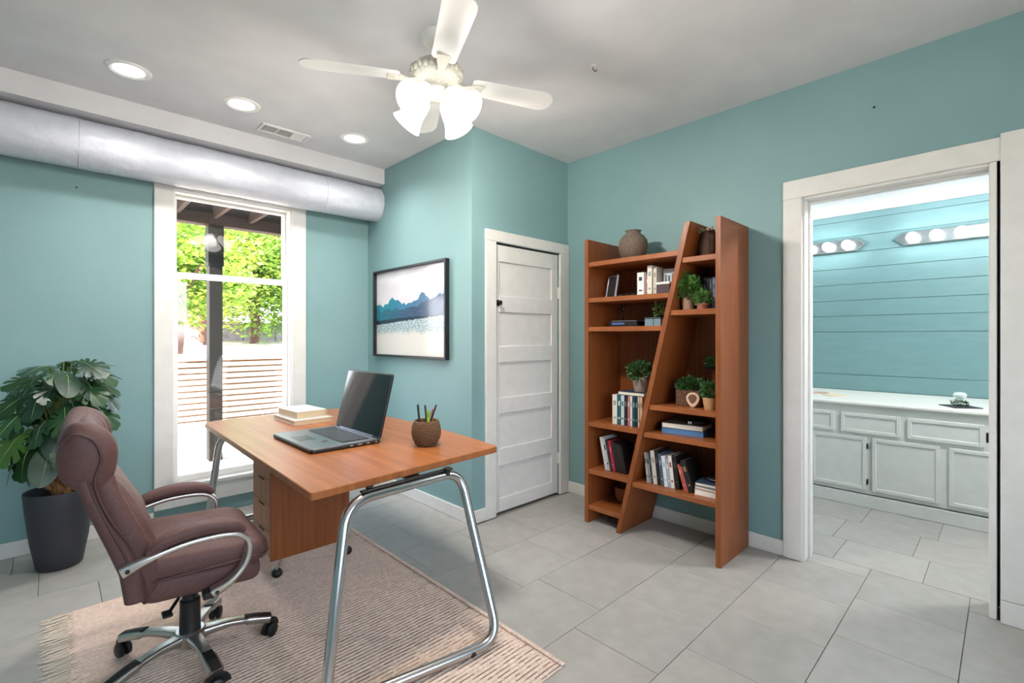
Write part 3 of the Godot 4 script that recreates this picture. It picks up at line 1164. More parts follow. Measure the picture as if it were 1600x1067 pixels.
func build_fan() -> void:
	var o := thing("ceiling_fan", "white four-blade ceiling fan with four lit bell glass shades", "fan", V(1.347, HC - 0.03, 1.924))
	var st := S()
	lathe(st, [Vector2(0.0, 0.03), Vector2(0.075, 0.03), Vector2(0.072, 0.0), Vector2(0.045, -0.025), Vector2(0.02, -0.03), Vector2(0.0, -0.03)], 28, Transform3D(), 60)
	put("canopy", st, M.fan_white, o)
	st = S()
	lathe(st, [Vector2(0.014, -0.02), Vector2(0.014, -0.12)], 14)
	put("downrod", st, M.fan_white, o)
	st = S()
	lathe(st, [Vector2(0.0, -0.105), Vector2(0.05, -0.107), Vector2(0.1, -0.12), Vector2(0.118, -0.145), Vector2(0.12, -0.17), Vector2(0.110, -0.188), Vector2(0.088, -0.200), Vector2(0.06, -0.210), Vector2(0.05, -0.220), Vector2(0.05, -0.232), Vector2(0.0, -0.235)], 36, Transform3D(), 60)
	put("motor_housing", st, M.fan_body, o)
	st = S()
	for k in 24:
		var a := TAU * k / 24
		ball(st, Vector3(cos(a) * 0.119, -0.158 + 0.006 * (k % 2), sin(a) * 0.119), Vector3(0.012, 0.02, 0.012), 8, 6)
	put("scroll_band", st, M.fan_body, o)
	for ang in [62.0, -22.0, -116.0, 150.0]:
		var a: float = deg_to_rad(ang)
		var b := Basis(Vector3.UP, a)
		var arm := S()
		# bracket from the motor to the blade
		sweep(arm, [Vector3(0.09, -0.19, 0), Vector3(0.13, -0.2, 0), Vector3(0.18, -0.192, 0), Vector3(0.23, -0.19, 0)], rrect2(0.05, 0.007, 0.003), [Vector2(0.7, 1), Vector2(0.6, 1), Vector2(1.1, 1), Vector2(1.5, 1)])
		var bl := S()
		var pl := PackedVector2Array()
		pl.append_array([Vector2(0.175, -0.045), Vector2(0.19, -0.056), Vector2(0.4, -0.064), Vector2(0.55, -0.069)])
		for k in 9:
			var t := -PI / 2 + PI * k / 8
			pl.append(Vector2(0.56 + cos(t) * 0.062, sin(t) * 0.069))
		pl.append_array([Vector2(0.55, 0.069), Vector2(0.4, 0.064), Vector2(0.19, 0.056), Vector2(0.175, 0.045)])
		prism(bl, pl, 0.007, Transform3D(Basis(Vector3(1, 0, 0), deg_to_rad(-11.0)), Vector3(0, -0.188, 0)), 0.002)
		var blade := put("blade", bl, M.fan_white, o, Vector3.ZERO, b)
		put("blade_iron", arm, M.fan_body, blade)
	# light kit
	st = S()
	lathe(st, [Vector2(0.0, -0.230), Vector2(0.055, -0.232), Vector2(0.062, -0.245), Vector2(0.05, -0.265), Vector2(0.02, -0.278), Vector2(0.0, -0.282)], 24, Transform3D(), 60)
	put("light_fitter", st, M.fan_white, o)
	for k in 4:
		var a := deg_to_rad(18.0 + 90.0 * k)
		var out := Vector3(cos(a), 0, -sin(a))
		var ax := (out * 0.78 + Vector3.DOWN * 0.62).normalized()
		var p0 := out * 0.048 + Vector3(0, -0.248, 0)
		var bs := Basis.looking_at(ax, Vector3.UP)
		var yb := Basis(bs.x, ax, bs.x.cross(ax))
		st = S()
		lathe(st, [Vector2(0.0, 0.0), Vector2(0.02, 0.0), Vector2(0.024, 0.03), Vector2(0.0, 0.03)], 14, Transform3D(yb, p0))
		put("lamp_socket", st, M.fan_body, o)
		st = S()
		lathe(st, [Vector2(0.022, 0.02), Vector2(0.034, 0.035), Vector2(0.041, 0.065), Vector2(0.046, 0.10), Vector2(0.058, 0.13), Vector2(0.070, 0.15), Vector2(0.068, 0.151), Vector2(0.055, 0.131), Vector2(0.043, 0.10), Vector2(0.038, 0.066), Vector2(0.031, 0.038), Vector2(0.02, 0.024)], 24, Transform3D(yb.scaled_local(Vector3(1.12, 1.2, 1.12)), p0), 60)
		put("lamp_shade", st, M.shade, o)
		st = S()
		ball(st, p0 + ax * 0.085, Vector3.ONE * 0.026, 12, 8)
		put("bulb", st, M.lamp_face, o)
		var l := SpotLight3D.new()
		l.name = "fan_lamp"
		l.light_energy = 1.5
		l.light_color = Color(1.0, 0.965, 0.92)
		l.light_size = 0.03
		l.spot_angle = 84.0
		l.spot_range = 12.0
		l.spot_attenuation = 2.0
		l.shadow_enabled = true
		o.add_child(l, true)
		l.position = p0 + ax * 0.10
		l.basis = Basis.looking_at(ax, Vector3.UP)

# ---------------------------------------------------------------- rug
func build_rug() -> void:
	var x0 := 0.045
	var x1 := 1.45
	var f0 := 1.215
	var f1 := 3.06
	var o := thing("rug", "beige ribbed woven rug under the desk and chair", "rug", V((x0 + x1) / 2, 0, (f0 + f1) / 2))
	var hx := (x1 - x0) / 2
	var hz := (f1 - f0) / 2
	var st := S()
	var n1 := noise(101, 1.0, 2)
	var ribs := 92
	var per := 5
	var rows := ribs * per
	var cols := 44
	var grid := []
	for i in rows + 1:
		var row := PackedVector3Array()
		for k in cols + 1:
			var z := -hz + 2 * hz * i / rows
			var x := -hx + 2 * hx * k / cols
			var ph := TAU * i / float(per)
			var y := 0.007 + 0.0038 * cos(ph) + 0.0012 * n1.get_noise_2d(x * 40.0, z * 90.0)
			if i == 0 or i == rows or k == 0 or k == cols:
				y = 0.0015
			row.append(Vector3(x + 0.004 * n1.get_noise_2d(z * 9.0, 3.0) * (1.0 if k == 0 or k == cols else 0.0), y, z + 0.006 * n1.get_noise_2d(x * 2.0, z * 1.4)))
		grid.append(row)
	var t := PackedVector3Array()
	var g := PackedInt32Array()
	for i in rows:
		for k in cols:
			var a: Vector3 = grid[i][k]
			var b: Vector3 = grid[i][k + 1]
			var c: Vector3 = grid[i + 1][k + 1]
			var d: Vector3 = grid[i + 1][k]
			t.append_array(PackedVector3Array([a, b, c, a, c, d]))
			g.append(0)
			g.append(0)
	emit(st, t, g, true)
	put("weave", st, M.rug, o)
	# dark twine stitched in the grooves, in broken runs
	var tw := S()
	var gr := RandomNumberGenerator.new()
	gr.seed = 33
	for i in ribs:
		var z := -hz + 2 * hz * (i + 0.5) / ribs
		var x := -hx + 0.02 + gr.randf() * 0.05
		while x < hx - 0.03:
			var l := gr.randf_range(0.02, 0.10)
			box(tw, Vector3(x, 0.0046, z + 0.006 * n1.get_noise_2d(x * 2.0, z * 1.4)), Vector3(l, 0.0022, 0.0026))
			x += l + gr.randf_range(0.012, 0.05)
	var two := put("twine", tw, M.rug_twine, o)
	two.set_meta("kind", "stuff")
	# fringe along the plant side, braided knots along the other
	var fr := S()
	for k in 190:
		var z := -hz + 2 * hz * (k + gr.randf() * 0.7) / 190.0
		var l := gr.randf_range(0.05, 0.085)
		tube(fr, [Vector3(-hx + 0.01, 0.006, z), Vector3(-hx - l * 0.5, 0.004, z + gr.randf_range(-0.006, 0.006)), Vector3(-hx - l, 0.003, z + gr.randf_range(-0.016, 0.016))], 0.0026, 5)
	var fo := put("fringe", fr, M.fringe, o)
	fo.set_meta("kind", "stuff")
	var kn := S()
	for k in 150:
		var z := -hz + 2 * hz * (k + 0.5) / 150.0
		ball(kn, Vector3(hx + 0.004, 0.007, z), Vector3(0.012, 0.007, 0.0075), 7, 5)
	var kno := put("braided_edge", kn, M.rug, o)
	kno.set_meta("kind", "stuff")

# ---------------------------------------------------------------- desk
func build_desk() -> void:
	var o := thing("desk", "wooden desk with bowed top, chrome tube legs and drawer pedestal", "desk", V(1.17, 0.012, 2.7))
	var L := func(x: float, h: float, f: float) -> Vector3:
		return V(x - 1.17, h, f - 2.7)
	# top: one long side straight, the other bowed, corners eased
	var pl := PackedVector2Array()
	for q in [[0.672, 1.728], [0.69, 1.726], [1.60, 1.798], [1.632, 1.806], [1.646, 1.832], [1.672, 2.05], [1.698, 2.34], [1.708, 2.65], [1.70, 2.95], [1.68, 3.25], [1.64, 3.5], [1.60, 3.60], [1.55, 3.645], [1.45, 3.66], [0.86, 3.665], [0.78, 3.655], [0.73, 3.63], [0.712, 3.58], [0.71, 3.5], [0.668, 1.735]]:
		pl.append(Vector2(q[0] - 1.17, -(q[1] - 2.7)))
	var st := S()
	prism(st, pl, 0.03, Transform3D(Basis(), Vector3(0, 0.700, 0)), 0.003)
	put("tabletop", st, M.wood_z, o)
	# closed tube frames at both ends
	var near := [L.call(0.80, 0.665, 1.725), L.call(1.365, 0.665, 1.765), L.call(1.345, 0.022, 1.475), L.call(0.662, 0.022, 1.60)]
	frame(o, near)
	var far := [L.call(0.775, 0.665, 3.47), L.call(1.40, 0.665, 3.47), L.call(1.45, 0.022, 3.68), L.call(0.745, 0.022, 3.70)]
	frame(o, far)
	for e in [[1.745, 1.0], [3.47, 1.0]]:
		for x in [0.90, 1.28]:
			st = S()
			lathe(st, [Vector2(0, 0), Vector2(0.012, 0), Vector2(0.012, 0.028), Vector2(0.02, 0.032), Vector2(0, 0.032)], 12, Transform3D(Basis(), L.call(x, 0.668, e[0])))
			put("standoff", st, M.black, o)
	# rail under the top between the frames
	st = S()
	sweep(st, [L.call(1.12, 0.686, 1.76), L.call(1.12, 0.686, 3.46)], rrect2(0.05, 0.022, 0.004))
	put("under_rail", st, M.black, o)
	# black strip on the near top bar
	st = S()
	sweep(st, [L.call(0.86, 0.689, 1.728), L.call(1.31, 0.689, 1.760)], rrect2(0.026, 0.008, 0.003))
	put("bar_strip", st, M.black, o)
	# pedestal: drawers face the chair
	st = S()
	rbox(st, 0.772 - 1.17, 1.175 - 1.17, 0.185, 0.699, 2.50 - 2.7, 2.518 - 2.7, 0.002)
	rbox(st, 0.79 - 1.17, 1.175 - 1.17, 0.185, 0.699, 2.775 - 2.7, 2.79 - 2.7, 0.002)
	rbox(st, 0.79 - 1.17, 1.175 - 1.17, 0.185, 0.20, 2.518 - 2.7, 2.775 - 2.7)
	rbox(st, 1.16 - 1.17, 1.175 - 1.17, 0.20, 0.699, 2.518 - 2.7, 2.775 - 2.7)
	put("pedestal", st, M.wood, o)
	var hs := [0.197, 0.325, 0.453, 0.581, 0.696]
	for i in 4:
		st = S()
		rbox(st, 0.774 - 1.17, 0.79 - 1.17, hs[i] + 0.0015, hs[i + 1] - 0.0015, 2.5195 - 2.7, 2.788 - 2.7, 0.002)
		rbox(st, 0.79 - 1.17, 1.12 - 1.17, hs[i] + 0.01, hs[i + 1] - 0.03, 2.53 - 2.7, 2.765 - 2.7)
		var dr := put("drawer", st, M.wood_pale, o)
		if i < 3:
			st = S()
			rbox(st, 0.7725 - 1.17, 0.778 - 1.17, hs[i + 1] - 0.017, hs[i + 1] - 0.009, 2.60 - 2.7, 2.69 - 2.7, 0.001)
			put("handle", st, M.gap, dr)
	# splayed legs under the pedestal
	for e in [[0.90, 0.862], [1.13, 1.25]]:
		st = S()
		sweep(st, [L.call(e[0], 0.19, 2.66), L.call(e[1], 0.05, 2.69)], rrect2(0.028, 0.012, 0.004))
		var lg := put("support_leg", st, M.chrome, o)
		st = S()
		ball(st, L.call(e[1], 0.036, 2.69), Vector3(0.028, 0.025, 0.028), 12, 8)
		put("caster", st, M.black, lg)

func frame(o: Node3D, c: Array) -> void:
	var st := S()
	tube(st, round_corners(c, 0.10, true, 8), 0.0205, 14, true)
	var fr := put("leg_frame", st, M.chrome, o)
	for k in [2, 3]:
		var d: Vector3 = (c[5 - k] - c[k]).normalized()
		st = S()
		ball(st, c[k] + d * 0.13 + Vector3(0, -0.004, 0), Vector3(0.024, 0.0185, 0.024), 12, 8)
		put("foot", st, M.black, fr)

# ---------------------------------------------------------------- chair
func build_chair() -> void:
	var o := thing("office_chair", "mauve-brown padded high-back office chair with silver arms", "chair", V(0.40, 0.012, 2.27), deg_to_rad(-2.0))
	# local: x forward, y up, z = sideways (towards the camera is +z)
	var st := S()
	# back shell
	var prof := [[0.355, -0.196, 0.035, 0.17], [0.375, -0.205, 0.06, 0.215], [0.42, -0.223, 0.085, 0.245], [0.48, -0.237, 0.095, 0.258], [0.56, -0.256, 0.095, 0.265], [0.65, -0.289, 0.09, 0.268], [0.756, -0.328, 0.085, 0.265], [0.85, -0.355, 0.085, 0.262], [0.92, -0.376, 0.085, 0.255], [0.965, -0.384, 0.08, 0.24], [0.993, -0.374, 0.05, 0.21]]
	var rings := []
	for q in prof:
		var ring := PackedVector3Array()
		for p in rrect2(q[2], q[3] * 2, minf(q[2] * 0.48, 0.04), 4):
			# the back curves forward at its sides
			var wrap := 0.035 * pow(absf(p.y) / q[3], 2.5)
			ring.append(Vector3(q[1] + q[2] / 2 + p.x + wrap, q[0], p.y))
		rings.append(ring)
	loft(st, rings, true, true, [], Transform3D(), true)
	put("back_shell", st, M.leather, o)
	# lumbar cushion with shallow gathers
	st = S()
	var n1 := noise(121, 1.0, 2)
	rings = []
	var cu := [[0.415, -0.13, 0.03, 0.12], [0.43, -0.125, 0.07, 0.19], [0.48, -0.115, 0.11, 0.222], [0.56, -0.118, 0.12, 0.232], [0.64, -0.14, 0.12, 0.235], [0.72, -0.178, 0.115, 0.235], [0.78, -0.21, 0.10, 0.225], [0.815, -0.24, 0.07, 0.2], [0.83, -0.262, 0.03, 0.14]]
	var fine := []
	for i in (cu.size() - 1) * 5 + 1:
		var a: int = mini(i / 5, cu.size() - 2)
		var tt := (i - a * 5) / 5.0
		var q := []
		for j in 4:
			q.append(lerpf(cu[a][j], cu[a + 1][j], smoothstep(0.0, 1.0, tt) if j == 3 else tt))
		fine.append(q)
	for q in fine:
		var ring := PackedVector3Array()
		for k in 40:
			var a := TAU * k / 40
			var px := signf(cos(a)) * pow(absf(cos(a)), 0.7)
			var pz := signf(sin(a)) * pow(absf(sin(a)), 0.75)
			var pleat := 0.004 * sin(pz * q[3] * 90.0 + 4.0 * n1.get_noise_1d(q[0] * 6.0)) * maxf(0.0, px) * smoothstep(0.45, 0.62, q[0])
			ring.append(Vector3(q[1] - q[2] * 0.5 + px * q[2] * 0.5 + pleat, q[0], pz * q[3]))
		rings.append(ring)
	loft(st, rings, true, true, [], Transform3D(), true)
	put("back_cushion", st, M.leather, o)
	# winged headrest, lofted from side to side
	st = S()
	rings = []
	var m := 48
	for i in m + 1:
		var s := -1.0 + 2.0 * i / m
		var e := absf(s)
		var wing := pow(e, 2.2)
		var shrink := 1.0 - 0.75 * pow(maxf(0.0, (e - 0.82) / 0.18), 2.2)
		var ring := PackedVector3Array()
		var gather := 0.0045 * sin(s * 46.0)
		for k in 36:
			var a := TAU * k / 36
			var cx := lerpf(-0.325, -0.300, wing)
			var ry := lerpf(0.105, 0.125, wing)
			var cy := 0.902 - 0.01 * (1.0 - wing)
			var rx := lerpf(0.062, 0.08, wing)
			var px := cos(a)
			var py := sin(a)
			# lean: the top sits further back, the belly comes forward
			var x := cx + px * rx * (1.0 + 0.15 * sin(a * 2.0)) * (0.35 + 0.65 * shrink) - py * 0.02
			if px > 0.0:
				x += (gather * (1.0 - wing) + 0.004 * sin(s * 78.0) * wing) * px
			ring.append(Vector3(x, cy + py * ry * (0.4 + 0.6 * shrink), s * 0.275))
		rings.append(ring)
	loft(st, rings, true, true, [], Transform3D(), true)
	put("headrest", st, M.leather, o)
	# piping down both flanks
	for sd in [-1.0, 1.0]:
		st = S()
		var pts := []
		for q in prof:
			pts.append(Vector3(q[1] + 0.012 + 0.03, q[0], sd * (q[3] + 0.003)))
		tube(st, smooth_path(pts, 0.02), 0.0045, 6)
		put("piping", st, M.piping, o)
		st = S()
		tube(st, smooth_path([Vector3(-0.372, 0.955, sd * 0.266), Vector3(-0.34, 0.985, sd * 0.276), Vector3(-0.295, 0.96, sd * 0.2795), Vector3(-0.275, 0.90, sd * 0.2795), Vector3(-0.29, 0.84, sd * 0.2785), Vector3(-0.285, 0.79, sd * 0.272), Vector3(-0.255, 0.70, sd * 0.268), Vector3(-0.205, 0.60, sd * 0.262), Vector3(-0.172, 0.50, sd * 0.255), Vector3(-0.165, 0.41, sd * 0.245)], 0.02), 0.0045, 6)
		put("piping", st, M.piping, o)
		# flank panel between shell and cushion
		st = S()
		rings = []
		for q in [[0.40, -0.215, -0.165], [0.50, -0.228, -0.17], [0.60, -0.262, -0.205], [0.70, -0.298, -0.252], [0.80, -0.33, -0.283], [0.88, -0.352, -0.288], [0.95, -0.365, -0.30]]:
			var ring := PackedVector3Array()
			for k in 14:
				var a := TAU * k / 14
				ring.append(Vector3((q[1] + q[2]) / 2 + cos(a) * (q[2] - q[1]) * 0.55, q[0], sd * (0.245 + sin(a) * 0.023)))
			rings.append(ring)
		loft(st, rings, true, true)
		put("flank", st, M.leather, o)
	# seat: base box and a puffed cushion on it
	st = S()
	seat(st, -0.18, 0.205, 0.362, 0.455, 0.245, 0.028)
	put("seat_base", st, M.leather, o)
	st = S()
	seat(st, -0.175, 0.232, 0.43, 0.528, 0.252, 0.045)
	put("seat_cushion", st, M.leather, o)
	st = S()
	var sp := []
	for p in rrect2(0.405, 0.505, 0.05, 5):
		sp.append(Vector3(0.028 + p.x, 0.447 - 0.012 * p.x, p.y))
	tube(st, sp, 0.0045, 6, true)
	put("piping", st, M.piping, o)
	# arms
	for sd in [-1.0, 1.0]:
		var z: float = sd * 0.292
		st = S()
		var path := smooth_path([Vector3(-0.225, 0.522, z - sd * 0.012), Vector3(-0.15, 0.552, z), Vector3(-0.05, 0.574, z + sd * 0.006), Vector3(0.06, 0.574, z + sd * 0.006), Vector3(0.118, 0.555, z + sd * 0.004), Vector3(0.142, 0.515, z), Vector3(0.13, 0.452, z), Vector3(0.085, 0.40, z), Vector3(0.028, 0.368, z - sd * 0.01)], 0.015)
		var sc := []
		for i in path.size():
			var tt := float(i) / (path.size() - 1)
			sc.append(Vector2(1.0, 1.0 + 0.9 * pow(maxf(0.0, 1.0 - tt * 5.0), 1.5) + 0.7 * pow(maxf(0.0, tt * 5.0 - 4.0), 1.5)))
		sweep(st, path, rrect2(0.04, 0.019, 0.007, 3), sc)
		var arm := put("arm_frame", st, M.silver, o)
		for b in [path[1], path[path.size() - 2]]:
			st = S()
			lathe(st, [Vector2(0, 0), Vector2(0.007, 0), Vector2(0.007, 0.006), Vector2(0, 0.006)], 10, Transform3D(Basis(Vector3(1, 0, 0), PI / 2 * sd), b + Vector3(0, 0, sd * 0.018)))
			put("bolt", st, M.black, arm)
		st = S()
		var pp := smooth_path([Vector3(-0.165, 0.558, z), Vector3(-0.12, 0.592, z), Vector3(-0.04, 0.610, z), Vector3(0.05, 0.608, z), Vector3(0.105, 0.59, z), Vector3(0.128, 0.562, z)], 0.012)
		var ps := []
		for i in pp.size():
			var tt := float(i) / (pp.size() - 1)
			var s := pow(maxf(0.0, sin(PI * clampf(tt, 0.0, 1.0))), 0.35)
			ps.append(Vector2(0.15 + 0.85 * s, 0.15 + 0.85 * s))
		sweep(st, pp, rrect2(0.062, 0.046, 0.02, 4), ps)
		put("arm_pad", st, M.leather, o)
		st = S()
		rbox(st, 0.0, 0.05, 0.345, 0.37, -0.02 + 0.0, 0.02, 0.004)
		put("arm_bracket", st, M.black, o, Vector3(0.0, 0.0, sd * 0.262))
	# mechanism and column
	st = S()
	box(st, Vector3(0.0, 0.34, 0), Vector3(0.24, 0.045, 0.17), 0.01)
	put("tilt_mechanism", st, M.black, o)
	st = S()
	tube(st, [Vector3(-0.03, 0.335, 0.08), Vector3(-0.06, 0.325, 0.16), Vector3(-0.09, 0.32, 0.22)], 0.006, 8)
	box(st, Vector3(-0.10, 0.319, 0.235), Vector3(0.03, 0.008, 0.05), 0.003)
	put("lever", st, M.black, o)
	st = S()
	lathe(st, [Vector2(0.0, 0.07), Vector2(0.045, 0.07), Vector2(0.046, 0.10), Vector2(0.037, 0.105), Vector2(0.035, 0.24), Vector2(0.028, 0.245), Vector2(0.027, 0.325), Vector2(0, 0.325)], 24)
	put("gas_lift", st, M.black, o)
	st = S()
	lathe(st, [Vector2(0.0, 0.065), Vector2(0.05, 0.065), Vector2(0.058, 0.085), Vector2(0.056, 0.115), Vector2(0.048, 0.122), Vector2(0.0, 0.122)], 28)
	put("hub", st, M.silver, o)
	for k in 5:
		var a := deg_to_rad(60.0 - 72.0 * k + 2.0)
		var b := Basis(Vector3.UP, a)
		st = S()
		sweep(st, smooth_path([Vector3(0.035, 0.098, 0), Vector3(0.12, 0.104, 0), Vector3(0.21, 0.094, 0), Vector3(0.285, 0.078, 0)], 0.02), rrect2(0.05, 0.03, 0.009, 3), [Vector2(1.15, 1.3), Vector2(1.1, 1.2), Vector2(1.05, 1.1), Vector2(1, 1), Vector2(0.97, 0.95), Vector2(0.94, 0.9), Vector2(0.9, 0.86), Vector2(0.88, 0.82), Vector2(0.86, 0.8), Vector2(0.84, 0.78), Vector2(0.82, 0.75), Vector2(0.8, 0.72), Vector2(0.8, 0.7), Vector2(0.8, 0.7)])
		var lg := put("base_leg", st, M.silver, o, Vector3.ZERO, b)
		st = S()
		sweep(st, [Vector3(0.19, 0.1105, 0), Vector3(0.235, 0.103, 0), Vector3(0.29, 0.0895, 0)], rrect2(0.034, 0.006, 0.0025, 3))
		put("foot_pad", st, M.black, lg)
		st = S()
		var cx := 0.285
		var tw := Basis(Vector3.UP, 0.7 * k)
		for s in [-1.0, 1.0]:
			lathe(st, [Vector2(0.0, -0.009), Vector2(0.022, -0.009), Vector2(0.0275, -0.005), Vector2(0.0275, 0.005), Vector2(0.022, 0.009), Vector2(0, 0.009)], 20, Transform3D(tw * Basis(Vector3(1, 0, 0), PI / 2), Vector3(cx, 0.0275, 0) + tw * Vector3(0, 0, s * 0.0135)))
		var hood := []
		for j in 9:
			var t := PI * j / 8
			hood.append(Vector3(cx, 0.0275, 0) + tw * Vector3(cos(t) * 0.031, sin(t) * 0.031, 0))
		sweep(st, hood, rrect2(0.036, 0.005, 0.002), [], tw * Vector3(0, 0, 1))
		lathe(st, [Vector2(0, 0.055), Vector2(0.008, 0.055), Vector2(0.008, 0.078), Vector2(0, 0.078)], 10, Transform3D(Basis(), Vector3(cx, 0, 0)))
		put("caster", st, M.black, lg)

func seat(st: SurfaceTool, x0: float, x1: float, h0: float, h1: float, w: float, r: float) -> void:
	var rings := []
	var n := 14
	for i in n + 1:
		var t := float(i) / n
		var y := lerpf(h0, h1, t)
		# rounded in elevation, softly crowned on top, dropping at the front edge
		var inset := r * (1.0 - sqrt(maxf(0.0, 1.0 - pow(absf(2.0 * t - 1.0), 3.2))))
		var ring := PackedVector3Array()
		for p in rrect2((x1 - x0) - 2 * inset, 2 * (w - inset), 0.055, 6):
			var fx := clampf((p.x + (x1 - x0) / 2) / (x1 - x0), 0.0, 1.0)
			var drop := -0.028 * pow(fx, 3.0)
			ring.append(Vector3((x0 + x1) / 2 + p.x, y + drop, p.y))
		rings.append(ring)
	# crown
	var top: PackedVector3Array = rings[n]
	for s in [0.75, 0.45, 0.15]:
		var ring := PackedVector3Array()
		for p in top:
			var c := Vector3((x0 + x1) / 2, 0, 0)
			ring.append(Vector3(lerpf(c.x, p.x, s), p.y + 0.014 * (1.0 - s * s), p.z * s))
		rings.append(ring)
	loft(st, rings, true, true, [], Transform3D(), true)

# ---------------------------------------------------------------- large potted plant
func leaf_mesh(lobes: int, wide: float, seed_: int) -> ArrayMesh:
	# unit leaf: base at the origin, tip at +z = 1, split into lobes towards the edge
	var g := RandomNumberGenerator.new()
	g.seed = seed_
	var st := S()
	var n := 64
	var c := Vector2(0, 0.36)
	var outline := []
	for i in n:
		var a := TAU * i / n - PI / 2
		var dir := Vector2(cos(a), sin(a))
		var e := absf(wrapf(a - PI / 2, -PI, PI)) / PI      # 0 at the tip, 1 at the base
		var rr := lerpf(0.64, 0.42, smoothstep(0.0, 0.75, e))
		rr *= lerpf(1.0, 0.72, smoothstep(0.88, 1.0, e))
		var q := Vector2(dir.x * wide, dir.y) * rr
		var split := 1.0
		if lobes > 0 and e > 0.05 and e < 0.86:
			var ph := fposmod((e - 0.05) / 0.81 * lobes, 1.0)
			if ph > 0.72:
				split = 0.42 + 0.1 * g.randf()
			else:
				split = 0.93 + 0.07 * sin(ph / 0.72 * PI)
		outline.append(c + q * split)
	var lift := func(p: Vector2) -> Vector3:
		var y := 0.10 * absf(p.x) - 0.30 * p.y * p.y + 0.12 * p.y - 0.35 * p.x * p.x
		return Vector3(p.x, y, p.y)
	for i in n:
		var a: Vector2 = outline[i]
		var b: Vector2 = outline[(i + 1) % n]
		var am := c.lerp(a, 0.5) * Vector2(1, 1)
		var bm := c.lerp(b, 0.5)
		st.set_smooth_group(0)
		for q in [lift.call(c), lift.call(bm), lift.call(am), lift.call(am), lift.call(bm), lift.call(b), lift.call(am), lift.call(b), lift.call(a)]:
			st.add_vertex(q)
	return done(st)

func build_plant() -> void:
	var o := thing("potted_plant", "large split-leaf plant in a dark grey tapered floor pot", "plant", V(0.035, 0, 3.75))
	var st := S()
	lathe(st, [Vector2(0.0, 0.0), Vector2(0.092, 0.0), Vector2(0.100, 0.008), Vector2(0.126, 0.16), Vector2(0.144, 0.33), Vector2(0.152, 0.425), Vector2(0.150, 0.435), Vector2(0.141, 0.435), Vector2(0.138, 0.41), Vector2(0.134, 0.36), Vector2(0.0, 0.36)], 40)
	put("pot", st, M.pot, o)
	st = S()
	var n1 := noise(131, 1.0, 3)
	var rings := []
	for i in 7:
		var ring := PackedVector3Array()
		var r := 0.138 * (1.0 - i / 6.2)
		for k in 28:
			var a := TAU * k / 28
			ring.append(Vector3(cos(a) * r, 0.385 + 0.025 * n1.get_noise_2d(cos(a) * r * 30.0, sin(a) * r * 30.0) + 0.01 * i / 6.0, sin(a) * r))
		rings.append(ring)
	loft(st, rings, false, true)
	put("soil", st, M.soil, o)
	st = S()
	for q in [[[0.0, 0.37, 0.0], [0.02, 0.46, 0.0], [-0.02, 0.56, 0.02], [0.0, 0.72, 0.0]], [[0.03, 0.38, 0.02], [-0.02, 0.45, 0.03], [-0.06, 0.52, 0.02], [-0.07, 0.66, -0.02]], [[0.0, 0.38, -0.02], [0.05, 0.46, -0.01], [0.045, 0.56, 0.0], [0.07, 0.70, 0.02]]]:
		var pts := []
		for p in q:
			pts.append(Vector3(p[0], p[1], p[2]))
		var sp := smooth_path(pts, 0.02)
		var sc := []
		for i in sp.size():
			sc.append(1.5 - 0.9 * i / sp.size() + 0.12 * sin(i * 1.7))
		tube(st, sp, 0.024, 9, false, sc)
	put("trunk", st, M.stump, o)
	var shapes := [leaf_mesh(5, 0.82, 1), leaf_mesh(4, 0.9, 2), leaf_mesh(0, 0.62, 3), leaf_mesh(6, 0.75, 4)]
	var ribs := S()
	tube(ribs, [Vector3(0, 0.004, 0.0), Vector3(0, 0.036, 0.3), Vector3(0, -0.035, 0.62), Vector3(0, -0.14, 0.92)], 0.010, 5, false, [1.0, 0.9, 0.6, 0.2])
	var rib := done(ribs)
	var g := RandomNumberGenerator.new()
	g.seed = 17
	var total := 78
	for i in total:
		var t := float(i) / total
		# crown of leaves: upper ones small and spreading, lower ones hanging
		var yaw := i * 2.39996 + g.randf_range(-0.25, 0.25)
		var up := lerpf(1.16, 0.67, t) + g.randf_range(-0.03, 0.03)
		var reach := lerpf(0.07, 0.21, sqrt(t)) * (1.0 if t < 0.75 else 0.75) * g.randf_range(0.7, 1.15)
		var dir := Vector3(cos(yaw), 0, sin(yaw))
		# the wall behind leaves less room on that side
		if dir.z < -0.2:
			reach *= 0.5
		var p := dir * reach + Vector3(0.01, up, 0)
		var size := lerpf(0.17, 0.225, t) * g.randf_range(0.8, 1.15)
		if dir.z < -0.3:
			size *= 0.72
		var pitch := lerpf(0.05, -1.2, pow(t, 0.55)) + g.randf_range(-0.3, 0.25)
		var fwd := (dir * cos(pitch) + Vector3.UP * sin(pitch)).normalized()
		var side := Vector3.UP.cross(fwd).normalized()
		var nor := fwd.cross(side).normalized()
		var b := Basis(side, nor, fwd).rotated(fwd, g.randf_range(-0.5, 0.5)).scaled(Vector3.ONE * size)
		var lf := put("leaf", shapes[[0, 1, 3, 0, 2, 3, 1][i % 7]], M.leaves[[0, 1, 0, 2, 1, 0, 0][g.randi_range(0, 6)]], o, p, b)
		put("midrib", rib, M.leaf_rib, lf)
		st = S()
		var root := Vector3(p.x * 0.15, 0.60 + 0.1 * (1.0 - t), p.z * 0.15)
		tube(st, smooth_path([root, root.lerp(p, 0.5) + Vector3(0, 0.05, 0), p], 0.03), 0.0042, 6)
		put("stem", st, M.stem, o)

# ---------------------------------------------------------------- bookcase
const BX := 2.70        # front of the bookcase
const TOPS := {"a": 1.803, "b": 1.553, "c": 1.352, "d": 0.69, "e": 0.36, "g": 0.11, "p": 1.755, "q": 1.445, "r": 0.857, "s": 0.68, "t": 0.345}

func diag(h: float) -> float:
	return 1.79 - (1.79 - 1.31) * h / 1.98

